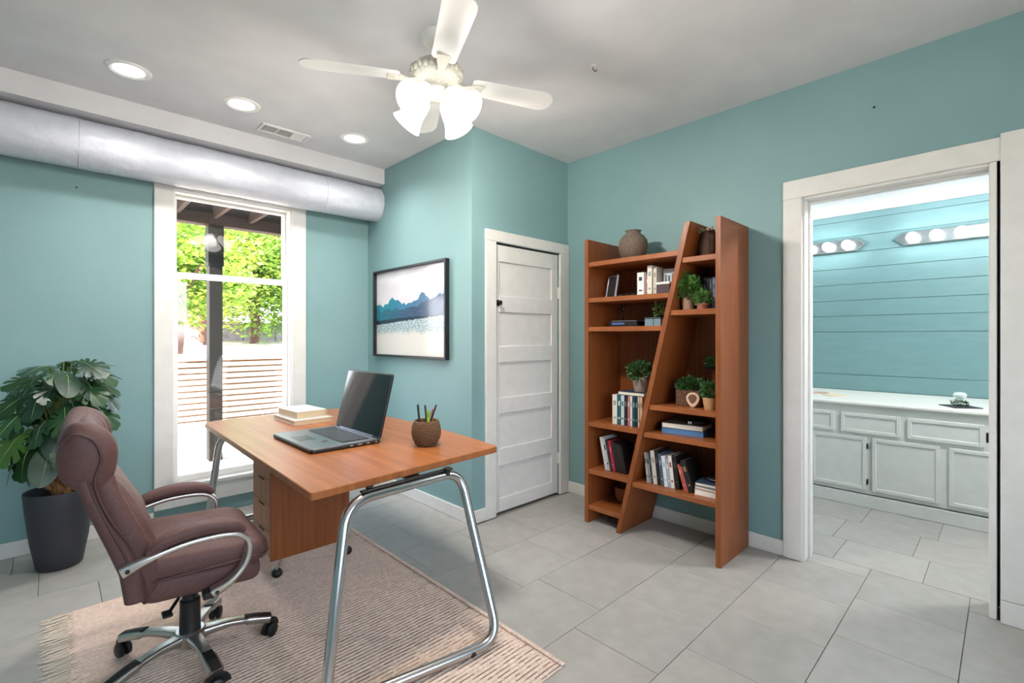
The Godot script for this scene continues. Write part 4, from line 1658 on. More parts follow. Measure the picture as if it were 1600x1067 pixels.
func top_of(k: String) -> float:
	return TOPS[k] + 0.016

func build_bookcase() -> void:
	var o := thing("bookcase", "tall wooden open bookcase with a slanting divider", "bookcase", V(BX, 0, 1.59))
	var st := S()
	rbox(st, 0, 0.415, 0, 1.98, 2.036 - 1.59, 2.067 - 1.59, 0.002)
	put("side_panel", st, M.wood, o)
	st = S()
	rbox(st, 0, 0.415, 0, 1.98, 1.116 - 1.59, 1.147 - 1.59, 0.002)
	put("side_panel", st, M.wood, o)
	var fh := Basis(Vector3(0, 0, -1), Vector3(1, 0, 0), Vector3(0, 1, 0))
	st = S()
	prism(st, [Vector2(1.79 - 0.0165 - 1.59, 0), Vector2(1.79 + 0.0165 - 1.59, 0), Vector2(1.31 + 0.0165 - 1.59, 1.98), Vector2(1.31 - 0.0165 - 1.59, 1.98)], 0.41, Transform3D(fh, Vector3(-0.004, 0, 0)), 0.002)
	put("slanted_divider", st, M.wood, o)
	for k in ["a", "b", "c", "d", "e", "g"]:
		var c: float = TOPS[k]
		st = S()
		rbox(st, 0.006, 0.398, c - 0.016, c + 0.016, diag(c) + 0.018 - 1.59, 2.036 - 1.59, 0.002)
		put("shelf", st, M.wood_shelf, o)
	for k in ["p", "q", "r", "s", "t"]:
		var c: float = TOPS[k]
		st = S()
		rbox(st, 0.006, 0.398, c - 0.016, c + 0.016, 1.147 - 1.59, diag(c) - 0.018 - 1.59, 0.002)
		put("shelf", st, M.wood_shelf, o)
	st = S()
	prism(st, [Vector2(2.036 - 1.59, 0.09), Vector2(diag(0.09) - 1.59, 0.09), Vector2(diag(1.79) - 1.59, 1.79), Vector2(2.036 - 1.59, 1.79)], 0.01, Transform3D(fh, Vector3(0.40, 0, 0)))
	put("back_panel", st, M.wood, o)
	st = S()
	prism(st, [Vector2(1.147 - 1.59, 0.335), Vector2(diag(0.335) - 1.59, 0.335), Vector2(diag(1.93) - 1.59, 1.93), Vector2(1.147 - 1.59, 1.955)], 0.01, Transform3D(fh, Vector3(0.40, 0, 0)))
	put("back_panel", st, M.wood, o)

# ---------------------------------------------------------------- things on the shelves
# a standing book: spine towards the room, its far corner at f_left, leaning by tilt
func book(label: String, group: String, x: float, h: float, f_left: float, t: float, tall: float, deep: float, c: Color, tilt := 0.0, band := Color(0, 0, 0, 0), called := "book") -> Node3D:
	var o := thing(called, label, "book", V(x, h, f_left), 0.0, group)
	o.rotation.x = -tilt
	var k := minf(0.0022, t * 0.16)
	var st := S()
	box(st, Vector3(deep / 2, tall / 2, k / 2), Vector3(deep, tall, k), 0.0004)
	box(st, Vector3(deep / 2, tall / 2, t - k / 2), Vector3(deep, tall, k), 0.0004)
	box(st, Vector3(k / 2, tall / 2, t / 2), Vector3(k, tall, t), 0.0006)
	put("cover", st, std(c, 0.42), o)
	st = S()
	box(st, Vector3(deep / 2, tall / 2, t / 2), Vector3(deep - 0.006, tall - 0.008, t - 2 * k - 0.0004))
	put("pages", st, std(rgb8(226, 218, 200), 0.8), o)
	if band.a > 0.0:
		st = S()
		box(st, Vector3(-0.0002, tall * 0.72, t / 2), Vector3(0.0006, tall * 0.16, t * 0.45))
		box(st, Vector3(-0.0002, tall * 0.22, t / 2), Vector3(0.0006, tall * 0.06, t * 0.45))
		put("spine_print", st, std(band, 0.5), o)
	return o

# a book lying flat: long side along f
func flat_book(label: String, group: String, at: Vector3, sx: float, sf: float, t: float, c: Color, turn := 0.0, pages := Color(0.9, 0.87, 0.8)) -> Node3D:
	var o := thing("book", label, "book", at, turn, group)
	var k := 0.0028
	var st := S()
	box(st, Vector3(0, k / 2, 0), Vector3(sx, k, sf), 0.0006)
	box(st, Vector3(0, t - k / 2, 0), Vector3(sx, k, sf), 0.0006)
	box(st, Vector3(sx / 2 - k / 2, t / 2, 0), Vector3(k, t, sf), 0.0006)
	put("cover", st, std(c, 0.45), o)
	st = S()
	box(st, Vector3(-0.002, t / 2, 0), Vector3(sx - 0.008, t - 2 * k - 0.0004, sf - 0.006))
	put("pages", st, std(pages, 0.8), o)
	return o

func pot_plant(called: String, label: String, at: Vector3, rt: float, rb: float, tall: float, c: Color, fr: Vector3, n: int, leaf: float, m: Material, seed_: int, rim := 0.0) -> Node3D:
	var o := thing(called, label, "plant", at)
	var st := S()
	var pr := [Vector2(0, 0), Vector2(rb, 0), Vector2(rb + 0.001, 0.003)]
	if rim > 0.0:
		pr.append_array([Vector2(lerpf(rb, rt, 0.75), tall - rim), Vector2(rt + 0.004, tall - rim), Vector2(rt + 0.005, tall)])
	else:
		pr.append_array([Vector2(lerpf(rb, rt, 0.6), tall * 0.55), Vector2(rt, tall)])
	pr.append_array([Vector2(rt - 0.004, tall), Vector2(rt - 0.006, tall - 0.012)])
	lathe(st, pr, 28)
	put("pot", st, tri(std(c, 0.7), M.speck, Vector3.ONE * 6.0), o)
	st = S()
	lathe(st, [Vector2(rt - 0.005, tall - 0.012), Vector2(rt * 0.5, tall - 0.006), Vector2(0, tall - 0.005)], 20)
	put("soil", st, M.soil, o)
	foliage("foliage", o, Vector3(0, tall + fr.y * 0.62, 0), fr, n, leaf, m, seed_)
	return o

func build_shelf_items() -> void:
	M.speck = mottle(150, 0.12, Color(0.84, 0.83, 0.82), Color.WHITE, 128)
	M.herb = std(rgb8(74, 116, 52), 0.5)
	M.herb_dark = std(rgb8(44, 84, 40), 0.45)
	M.herb_pale = std(rgb8(128, 150, 82), 0.55)
	for m in [M.herb, M.herb_dark, M.herb_pale]:
		m.backlight_enabled = true
		m.backlight = Color(0.2, 0.28, 0.1)
	var st := S()
	# --- slanting top, left bay: round stoneware vase
	var va := thing("vase", "round speckled grey-brown stoneware vase on top of the bookcase", "vase", V(2.90, top_of("a"), 1.80))
	lathe(st, [Vector2(0, 0), Vector2(0.05, 0), Vector2(0.056, 0.006), Vector2(0.088, 0.05), Vector2(0.101, 0.10), Vector2(0.094, 0.145), Vector2(0.07, 0.178), Vector2(0.05, 0.192), Vector2(0.05, 0.206), Vector2(0.056, 0.212), Vector2(0.05, 0.212), Vector2(0.044, 0.19), Vector2(0.0, 0.17)], 36, Transform3D(), 60)
	put("vase_body", st, relief(tri(std(rgb8(146, 130, 116), 0.8), mottle(160, 0.16, Color(0.5, 0.47, 0.44), Color.WHITE, 128), Vector3.ONE * 5.0), grey(161, 0.2, 128), 0.25), va)
	# --- row b
	var hb := top_of("b")
	var fr := thing("photo_frame", "silver-edged photo frame with dark engraved picture on the upper shelf", "photo frame", V(2.83, hb, 1.945), deg_to_rad(-22.0))
	fr.rotation.z = deg_to_rad(-10.0)
	st = S()
	var w := 0.06
	var hh := 0.165
	for q in [[-w, -w + 0.012, 0, hh], [w - 0.012, w, 0, hh], [-w + 0.012, w - 0.012, 0, 0.012], [-w + 0.012, w - 0.012, hh - 0.012, hh]]:
		rbox(st, 0.0, 0.014, q[2], q[3], q[0], q[1], 0.002)
	put("frame", st, std(rgb8(150, 150, 160), 0.35, 0.5), fr)
	st = S()
	rbox(st, 0.004, 0.012, 0.012, hh - 0.012, -w + 0.012, w - 0.012)
	put("picture", st, tri(std(rgb8(86, 82, 82), 0.35), mottle(163, 0.2, Color(0.15, 0.15, 0.2), Color.WHITE, 128), Vector3.ONE * 9.0), fr)
	var gd := thing("headset", "small black tangled headset beside the photo frame", "headset", V(2.88, hb, 1.82))
	st = S()
	tube(st, smooth_path([Vector3(0, 0.008, -0.07), Vector3(0.04, 0.03, -0.03), Vector3(0.03, 0.045, 0.03), Vector3(-0.01, 0.02, 0.07), Vector3(-0.04, 0.008, 0.03), Vector3(-0.03, 0.008, -0.05)], 0.012, true), 0.006, 7, true)
	put("band", st, M.black, gd)
	st = S()
	ball(st, Vector3(-0.03, 0.014, 0.055), Vector3(0.022, 0.014, 0.026), 14, 8)
	put("ear_cup", st, M.black, gd)
	st = S()
	ball(st, Vector3(-0.03, 0.014, -0.05), Vector3(0.022, 0.014, 0.026), 14, 8)
	put("ear_cup", st, M.black, gd)
	var wc := book("white book with a dark picture on its spine, upper shelf", "books on the upper shelf", 2.78, hb, 1.697, 0.052, 0.152, 0.12, rgb8(226, 226, 224), 0.0, rgb8(44, 52, 70))
	book("slim pink and white book on the upper shelf", "books on the upper shelf", 2.80, hb, 1.643, 0.013, 0.13, 0.12, rgb8(206, 132, 150), 0.0, rgb8(240, 220, 226))
	book("cream hardback with grey-green stripe, tallest on the upper shelf", "books on the upper shelf", 2.79, hb, 1.628, 0.034, 0.192, 0.14, rgb8(224, 220, 206), 0.0, rgb8(132, 160, 148))
	book("pale stone hardback between cream book and white box, upper shelf", "books on the upper shelf", 2.80, hb, 1.592, 0.026, 0.18, 0.14, rgb8(206, 200, 188), 0.0, rgb8(150, 140, 126))
	var bxn := thing("storage_box", "dark storage box with white lid and a white card standing on it", "box", V(2.85, hb, 1.515))
	st = S()
	box(st, Vector3(0, 0.031, 0), Vector3(0.13, 0.062, 0.092), 0.003)
	put("body", st, std(rgb8(70, 56, 62), 0.5), bxn)
	st = S()
	box(st, Vector3(0, 0.070, 0), Vector3(0.136, 0.016, 0.098), 0.003)
	put("lid", st, std(rgb8(236, 236, 234), 0.4), bxn)
	st = S()
	box(st, Vector3(0.02, 0.124, 0.0), Vector3(0.006, 0.092, 0.082), 0.001)
	var card := put("card", st, std(rgb8(214, 222, 230), 0.4), bxn)
	for q in [[-0.022, 0.014, 0.05], [0.0, 0.016, 0.044], [0.024, 0.014, 0.052]]:
		st = S()
		box(st, Vector3(0.0166, 0.082 + q[2] / 2, q[0]), Vector3(0.0008, q[2], q[1]))
		put("print", st, std(rgb8(88, 104, 116), 0.5), card)
	# --- row c
	var hc := top_of("c")
	var dv := thing("disc_player", "flat black disc player with a silver lid edge", "player", V(2.90, hc, 1.835))
	st = S()
	box(st, Vector3(0, 0.021, 0), Vector3(0.16, 0.034, 0.22), 0.003)
	put("body", st, M.black, dv)
	st = S()
	box(st, Vector3(-0.005, 0.0395, 0.012), Vector3(0.162, 0.004, 0.19), 0.001)
	put("lid", st, std(rgb8(150, 152, 160), 0.4), dv)
	st = S()
	box(st, Vector3(-0.0803, 0.022, -0.035), Vector3(0.001, 0.014, 0.10))
	put("display_strip", st, std(rgb8(92, 112, 170), 0.3), dv)
	st = S()
	for z in [-0.09, 0.09]:
		for x in [-0.06, 0.06]:
			box(st, Vector3(x, 0.002, z), Vector3(0.014, 0.004, 0.014))
	var feet := put("foot_pads", st, M.gap, dv)
	feet.set_meta("kind", "stuff")
	var fg := thing("figurine", "slender dark bronze figurine standing on the black disc player", "figurine", V(2.93, hc + 0.0415, 1.90))
	st = S()
	lathe(st, [Vector2(0, 0), Vector2(0.02, 0), Vector2(0.02, 0.006), Vector2(0.008, 0.012), Vector2(0.007, 0.05), Vector2(0.011, 0.075), Vector2(0.016, 0.095), Vector2(0.012, 0.108), Vector2(0.006, 0.113), Vector2(0.012, 0.122), Vector2(0.012, 0.134), Vector2(0.0, 0.142)], 18, Transform3D(Basis.from_scale(Vector3(0.8, 1, 1.1))), 70)
	put("figure", st, std(rgb8(52, 40, 34), 0.35, 0.6), fg)
	st = S()
	tube(st, smooth_path([Vector3(0, 0.096, -0.016), Vector3(-0.008, 0.08, -0.028), Vector3(-0.012, 0.10, -0.034)], 0.008), 0.004, 6)
	tube(st, smooth_path([Vector3(0, 0.096, 0.016), Vector3(-0.004, 0.078, 0.026), Vector3(-0.012, 0.07, 0.012)], 0.008), 0.004, 6)
	put("arms", st, std(rgb8(52, 40, 34), 0.35, 0.6), fg)
	var bb := thing("gift_box", "blue-grey box with a dark cord and lid, beside the slanting divider", "box", V(2.86, hc, 1.595))
	st = S()
	box(st, Vector3(0, 0.024, 0), Vector3(0.12, 0.048, 0.115), 0.002)
	put("body", st, std(rgb8(122, 148, 158), 0.6), bb)
	st = S()
	box(st, Vector3(0, 0.053, 0), Vector3(0.124, 0.010, 0.119), 0.002)
	put("lid", st, std(rgb8(60, 70, 82), 0.6), bb)
	st = S()
	box(st, Vector3(-0.0605, 0.026, 0.005), Vector3(0.002, 0.052, 0.003))
	put("cord", st, M.gap, bb)
	var su := thing("succulent", "pale green succulent in a low dark dish on the blue-grey box", "plant", V(2.86, hc + 0.058, 1.578))
	st = S()
	lathe(st, [Vector2(0, 0), Vector2(0.022, 0), Vector2(0.03, 0.014), Vector2(0.027, 0.014), Vector2(0.0, 0.01)], 20)
	put("dish", st, M.black, su)
	foliage("foliage", su, Vector3(0, 0.05, 0), Vector3(0.04, 0.042, 0.042), 170, 0.022, M.herb_pale, 171, -0.1)
	# --- bay d: upright books, a flat one on them, a potted plant on top
	var hd := top_of("d")
	var g := "upright books below the potted plant"
	var ra := [["thick cream", 1.880, 0.040, rgb8(222, 218, 206), rgb8(150, 150, 140)], ["teal", 1.838, 0.026, rgb8(38, 96, 108), rgb8(210, 220, 220)], ["white and teal", 1.811, 0.026, rgb8(198, 206, 206), rgb8(46, 104, 116)], ["black", 1.784, 0.022, rgb8(34, 38, 46), rgb8(120, 120, 124)], ["rose pink", 1.760, 0.018, rgb8(190, 108, 112), rgb8(226, 206, 200)], ["plain white", 1.741, 0.018, rgb8(222, 222, 220), rgb8(160, 168, 170)], ["dark green", 1.722, 0.020, rgb8(30, 72, 70), rgb8(140, 170, 160)], ["navy", 1.701, 0.017, rgb8(36, 52, 84), rgb8(130, 150, 180)], ["sand coloured", 1.683, 0.016, rgb8(206, 186, 156), rgb8(120, 100, 80)], ["peach", 1.666, 0.017, rgb8(222, 186, 160), rgb8(150, 110, 90)]]
	for q in ra:
		book("%s book in the upright row below the potted plant" % q[0], g, 2.765, hd, q[1], q[2], 0.2, 0.15, q[3], 0.0, q[4])
	flat_book("dark blue book lying across the upright row, under the potted plant", "", V(2.86, hd + 0.2005, 1.745), 0.16, 0.20, 0.024, rgb8(54, 66, 86))
	pot_plant("potted_plant", "bushy dark green plant in a grey-pink pot on the books", V(2.87, hd + 0.2247, 1.722), 0.058, 0.042, 0.098, rgb8(186, 168, 156), Vector3(0.095, 0.062, 0.085), 520, 0.026, M.herb_dark, 172)
	# --- row e: leaning books
	var he := top_of("e")
	g = "leaning books on the narrow lower shelf"
	var rl := [["white", 1.990, 0.022, rgb8(206, 206, 210), rgb8(230, 230, 232)], ["black and white", 1.968, 0.020, rgb8(190, 190, 192), rgb8(30, 30, 32)], ["dark brown", 1.947, 0.020, rgb8(52, 38, 36), rgb8(90, 70, 66)], ["crimson", 1.925, 0.020, rgb8(172, 40, 62), rgb8(206, 120, 130)]]
	var tl := deg_to_rad(12.5)
	for i in rl.size():
		var q = rl[i]
		book("%s book leaning left on the narrow lower shelf" % q[0], g, 2.765, he, q[1] - 0.052, q[2], 0.225 - 0.005 * i, 0.15, q[3], tl, q[4])
	for i in 4:
		book("black leaning book on the narrow lower shelf, %s after the crimson one" % ["first", "second", "third", "fourth"][i], g, 2.77, he, 1.851 - 0.0205 * i, 0.0195, 0.205 - 0.006 * i, 0.15, [rgb8(44, 36, 34), rgb8(38, 33, 32), rgb8(48, 40, 37), rgb8(34, 30, 30)][i], tl)
	# --- bottom: brown pot
	var bp := thing("flower_pot", "small round terracotta pot with a dark stem on the lowest shelf", "pot", V(2.93, top_of("g"), 1.90))
	st = S()
	lathe(st, [Vector2(0, 0), Vector2(0.03, 0), Vector2(0.05, 0.03), Vector2(0.058, 0.07), Vector2(0.056, 0.105), Vector2(0.05, 0.105), Vector2(0.05, 0.075), Vector2(0.0, 0.07)], 26, Transform3D(), 60)
	put("pot_body", st, std(rgb8(150, 88, 54), 0.6), bp)
	st = S()
	tube(st, smooth_path([Vector3(0, 0.07, 0), Vector3(0.0, 0.11, 0.01), Vector3(0.01, 0.135, 0.022)], 0.01), 0.007, 7)
	put("stem", st, std(rgb8(60, 44, 34), 0.8), bp)
	# --- right bay, row p: bark vase
	var hp := top_of("p")
	var bv := thing("bark_vase", "tall ribbed bark-brown vase with dried sprigs, top right shelf", "vase", V(2.86, hp, 1.255))
	st = S()
	var rings := []
	for i in 13:
		var t := i / 12.0
		var r := 0.040 + 0.016 * sin(PI * (0.18 + 0.72 * t)) - 0.006 * t
		var ring := PackedVector3Array()
		for k in 48:
			var a := TAU * k / 48
			var rr := r * (1.0 + 0.045 * sin(k * TAU / 4.0 + 0.8 * sin(t * 5.0 + k)))
			ring.append(Vector3(cos(a) * rr, 0.165 * t, sin(a) * rr))
		rings.append(ring)
	loft(st, rings, true, true)
	put("vase_body", st, relief(tri(std(rgb8(112, 84, 68), 0.85), mottle(181, 0.1, Color(0.5, 0.46, 0.42), Color.WHITE, 128), Vector3(10, 2, 10)), grey(182, 0.15, 128), 0.3), bv)
	foliage("dried_sprigs", bv, Vector3(-0.01, 0.165, -0.02), Vector3(0.05, 0.012, 0.06), 90, 0.02, std(rgb8(178, 164, 130), 0.8), 183)
	book("small grey book standing behind the bark vase", "", 2.97, hp, 1.205, 0.02, 0.135, 0.11, rgb8(140, 128, 126), 0.0, Color(0, 0, 0, 0))
	# --- row q
	var hq := top_of("q")
	pot_plant("potted_plant", "leafy green plant in a tall tan pot, upper right shelf", V(2.80, hq, 1.356), 0.038, 0.030, 0.095, rgb8(176, 140, 116), Vector3(0.065, 0.075, 0.06), 330, 0.034, M.herb, 191)
	var bk := book("thick slate grey binder between the two small plants", "", 2.88, hq, 1.374, 0.05, 0.12, 0.13, rgb8(110, 120, 126), 0.0, Color(0, 0, 0, 0))
	pot_plant("potted_plant", "small feathery plant in a low terracotta pot, upper right shelf", V(2.775, hq, 1.256), 0.030, 0.026, 0.036, rgb8(182, 108, 88), Vector3(0.052, 0.052, 0.05), 420, 0.016, M.herb, 192, 0.01)
	g = "dark books on the upper right shelf"
	var rq := [["black-green", 1.318, 0.020, rgb8(36, 48, 46), rgb8(90, 110, 110)], ["dark slate", 1.297, 0.018, rgb8(50, 60, 70), rgb8(120, 130, 140)], ["navy blue", 1.278, 0.018, rgb8(34, 44, 64), rgb8(90, 110, 150)], ["charcoal", 1.259, 0.018, rgb8(44, 44, 50), rgb8(110, 110, 120)], ["steel blue", 1.240, 0.022, rgb8(98, 120, 158), rgb8(60, 70, 96)], ["dark indigo", 1.217, 0.018, rgb8(44, 50, 78), rgb8(180, 180, 190)], ["white", 1.198, 0.024, rgb8(206, 214, 222), rgb8(150, 160, 170)]]
	for q in rq:
		book("%s book in the dark row on the upper right shelf" % q[0], g, 2.875, hq, q[1], q[2], 0.2, 0.15, q[3], 0.0, q[4])
	# --- bay r
	var hr := top_of("r")
	var lp := thing("log_planter", "rectangular bark-faced planter filled with green sprigs", "planter", V(2.86, hr, 1.365))
	st = S()
	box(st, Vector3(0, 0.05, 0), Vector3(0.10, 0.10, 0.155), 0.004)
	put("box", st, relief(tri(std(rgb8(142, 104, 80), 0.85), mottle(201, 0.12, Color(0.42, 0.36, 0.32), Color.WHITE, 128), Vector3(7, 3, 7)), grey(202, 0.15, 128), 0.3), lp)
	foliage("foliage", lp, Vector3(0, 0.125, 0.0), Vector3(0.06, 0.045, 0.095), 560, 0.024, M.herb_dark, 203)
	# heart-shaped slice leaning on it
	var sl := thing("wood_slice", "pale rounded triangular wood slice ornament leaning on the planter", "ornament", V(2.79, hr, 1.322))
	sl.rotation.z = deg_to_rad(-5.0)
	var outer := PackedVector2Array()
	var inner := PackedVector2Array()
	for k in 28:
		var a := TAU * k / 28
		var y := sin(a)
		var xx := cos(a) * (0.62 + 0.38 * smoothstep(-1.0, 0.6, y))
		outer.append(Vector2(xx * 0.046, 0.045 + y * 0.045))
		inner.append(Vector2(xx * 0.029, 0.050 + y * 0.028))
	var fh := Basis(Vector3(0, 0, -1), Vector3(1, 0, 0), Vector3(0, 1, 0))
	st = S()
	prism(st, outer, 0.014, Transform3D(fh, Vector3(-0.007, 0, 0)), 0.003)
	put("slice", st, std(rgb8(214, 178, 150), 0.6), sl)
	st = S()
	prism(st, inner, 0.002, Transform3D(fh, Vector3(-0.0085, 0, 0)))
	put("bark_inset", st, tri(std(rgb8(150, 110, 84), 0.8), mottle(205, 0.2, Color(0.4, 0.35, 0.3), Color.WHITE, 128), Vector3.ONE * 14.0), sl)
	pot_plant("potted_plant", "bushy green plant in a sandy tan pot beside the bark planter", V(2.78, hr, 1.21), 0.045, 0.032, 0.072, rgb8(206, 156, 112), Vector3(0.055, 0.06, 0.05), 430, 0.022, M.herb_dark, 206)
	var ws := thing("plant_stand", "small dark wire stand behind the pots holding a tuft", "stand", V(3.0, hr, 1.285))
	st = S()
	for k in 3:
		var a := TAU * k / 3 + 0.4
		tube(st, [Vector3(cos(a) * 0.045, 0.0, sin(a) * 0.045), Vector3(cos(a) * 0.03, 0.23, sin(a) * 0.03)], 0.0022, 6)
	put("legs", st, M.black, ws)
	st = S()
	lathe(st, [Vector2(0, 0.228), Vector2(0.055, 0.228), Vector2(0.06, 0.238), Vector2(0.057, 0.238), Vector2(0.0, 0.233)], 22)
	put("dish", st, M.black, ws)
	var tf := thing("moss_tuft", "round dark green tuft growing in the wire stand dish", "plant", V(3.0, hr + 0.238, 1.285))
	foliage("foliage", tf, Vector3(0, 0.026, 0), Vector3(0.052, 0.03, 0.052), 420, 0.018, M.herb_dark, 207)
	# --- row s: flat books
	var hs := top_of("s")
	flat_book("blue book lying flat under the grey-covered one", "", V(2.88, hs, 1.40), 0.19, 0.26, 0.034, rgb8(72, 112, 156), 0.12, rgb8(80, 122, 168))
	flat_book("grey-covered book with white page edges lying flat on the blue book", "", V(2.88, hs + 0.0342, 1.40), 0.188, 0.255, 0.032, rgb8(112, 104, 98), 0.10, rgb8(232, 222, 206))
	var bkx := thing("sunglasses_case", "black flat case lying on the grey-covered book", "case", V(2.87, hs + 0.0664, 1.325), 0.1)
	st = S()
	box(st, Vector3(0, 0.011, 0), Vector3(0.10, 0.022, 0.105), 0.008)
	put("case_body", st, M.black, bkx)
	st = S()
	rbox(st, -0.051, -0.0495, 0.004, 0.018, 0.022, 0.03)
	rbox(st, -0.051, -0.0495, 0.004, 0.018, 0.036, 0.044)
	rbox(st, -0.051, -0.0495, 0.0095, 0.0125, 0.03, 0.036)
	put("white_mark", st, M.white_clean, bkx)
	# --- row t: leaning books and a flat pile
	var ht := top_of("t")
	g = "leaning books on the wide lower shelf"
	var rt := [["white patterned", 1.615, 0.014, 0.19, rgb8(196, 192, 186), rgb8(40, 40, 42), 9], ["black and white striped", 1.630, 0.018, 0.19, rgb8(150, 150, 152), rgb8(24, 24, 26), 9], ["navy", 1.611, 0.012, 0.185, rgb8(44, 50, 66), rgb8(110, 120, 140), 9], ["cream linen", 1.597, 0.030, 0.21, rgb8(204, 196, 182), rgb8(150, 140, 124), 9], ["black", 1.565, 0.022, 0.215, rgb8(28, 28, 32), rgb8(70, 74, 84), 10], ["slate blue", 1.541, 0.022, 0.2, rgb8(72, 82, 100), rgb8(140, 150, 166), 10], ["bright white", 1.517, 0.026, 0.19, rgb8(220, 220, 220), rgb8(170, 176, 184), 11], ["pale blue", 1.489, 0.018, 0.18, rgb8(150, 170, 192), rgb8(220, 226, 232), 11], ["cream with rust stripe", 1.469, 0.026, 0.2, rgb8(220, 212, 198), rgb8(150, 84, 60), 12], ["glossy black", 1.441, 0.03, 0.205, rgb8(22, 22, 24), rgb8(60, 60, 64), 13]]
	var run := 1.615
	for q in rt:
		book("%s book leaning left on the wide lower shelf" % q[0], g, 2.765, ht, run, q[2], q[3], 0.16, q[4], deg_to_rad(7.0), q[5])
		run -= q[2] / cos(deg_to_rad(7.0)) + 0.0004
	book("orange-red book leaning steeply on the wide lower shelf", g, 2.765, ht, 1.364, 0.016, 0.16, 0.13, rgb8(176, 92, 66), deg_to_rad(17), rgb8(220, 160, 130))
	book("slim pink-edged book leaning steeply on the wide lower shelf", g, 2.765, ht, 1.347, 0.010, 0.15, 0.13, rgb8(196, 86, 104), deg_to_rad(17))
	book("black book with an ochre picture, last of the steeply leaning row", g, 2.765, ht, 1.3365, 0.034, 0.19, 0.15, rgb8(30, 28, 28), deg_to_rad(17), rgb8(150, 112, 60))
	flat_book("thick white-edged book, lowest of the flat pile on the wide lower shelf", "flat pile on the wide lower shelf", V(2.83, ht, 1.228), 0.14, 0.145, 0.034, rgb8(200, 160, 140), 0.05, rgb8(236, 232, 224))
	flat_book("grey paperback in the middle of the flat pile, wide lower shelf", "flat pile on the wide lower shelf", V(2.835, ht + 0.0342, 1.23), 0.13, 0.14, 0.014, rgb8(126, 126, 132), -0.06)
	flat_book("dark blue book, topmost of the flat pile on the wide lower shelf", "flat pile on the wide lower shelf", V(2.86, ht + 0.0484, 1.236), 0.15, 0.15, 0.02, rgb8(52, 72, 102), 0.1)
	var pc := thing("glasses_pouch", "black soft pouch on the topmost book of the flat pile", "pouch", V(2.88, ht + 0.0686, 1.222))
	st = S()
	ball(st, Vector3(0, 0.014, 0), Vector3(0.045, 0.0142, 0.055), 20, 10)
	put("pouch_body", st, M.black, pc)
	st = S()
	tube(st, arc_half(0.046, 0.056, 0.015), 0.0016, 5)
	put("zip", st, M.silver, pc)

func arc_half(rx: float, rz: float, y: float) -> Array:
	var a := []
	for k in 17:
		var t := PI / 2 + PI * k / 16
		a.append(Vector3(cos(t) * rx, y, sin(t) * rz))
	return a

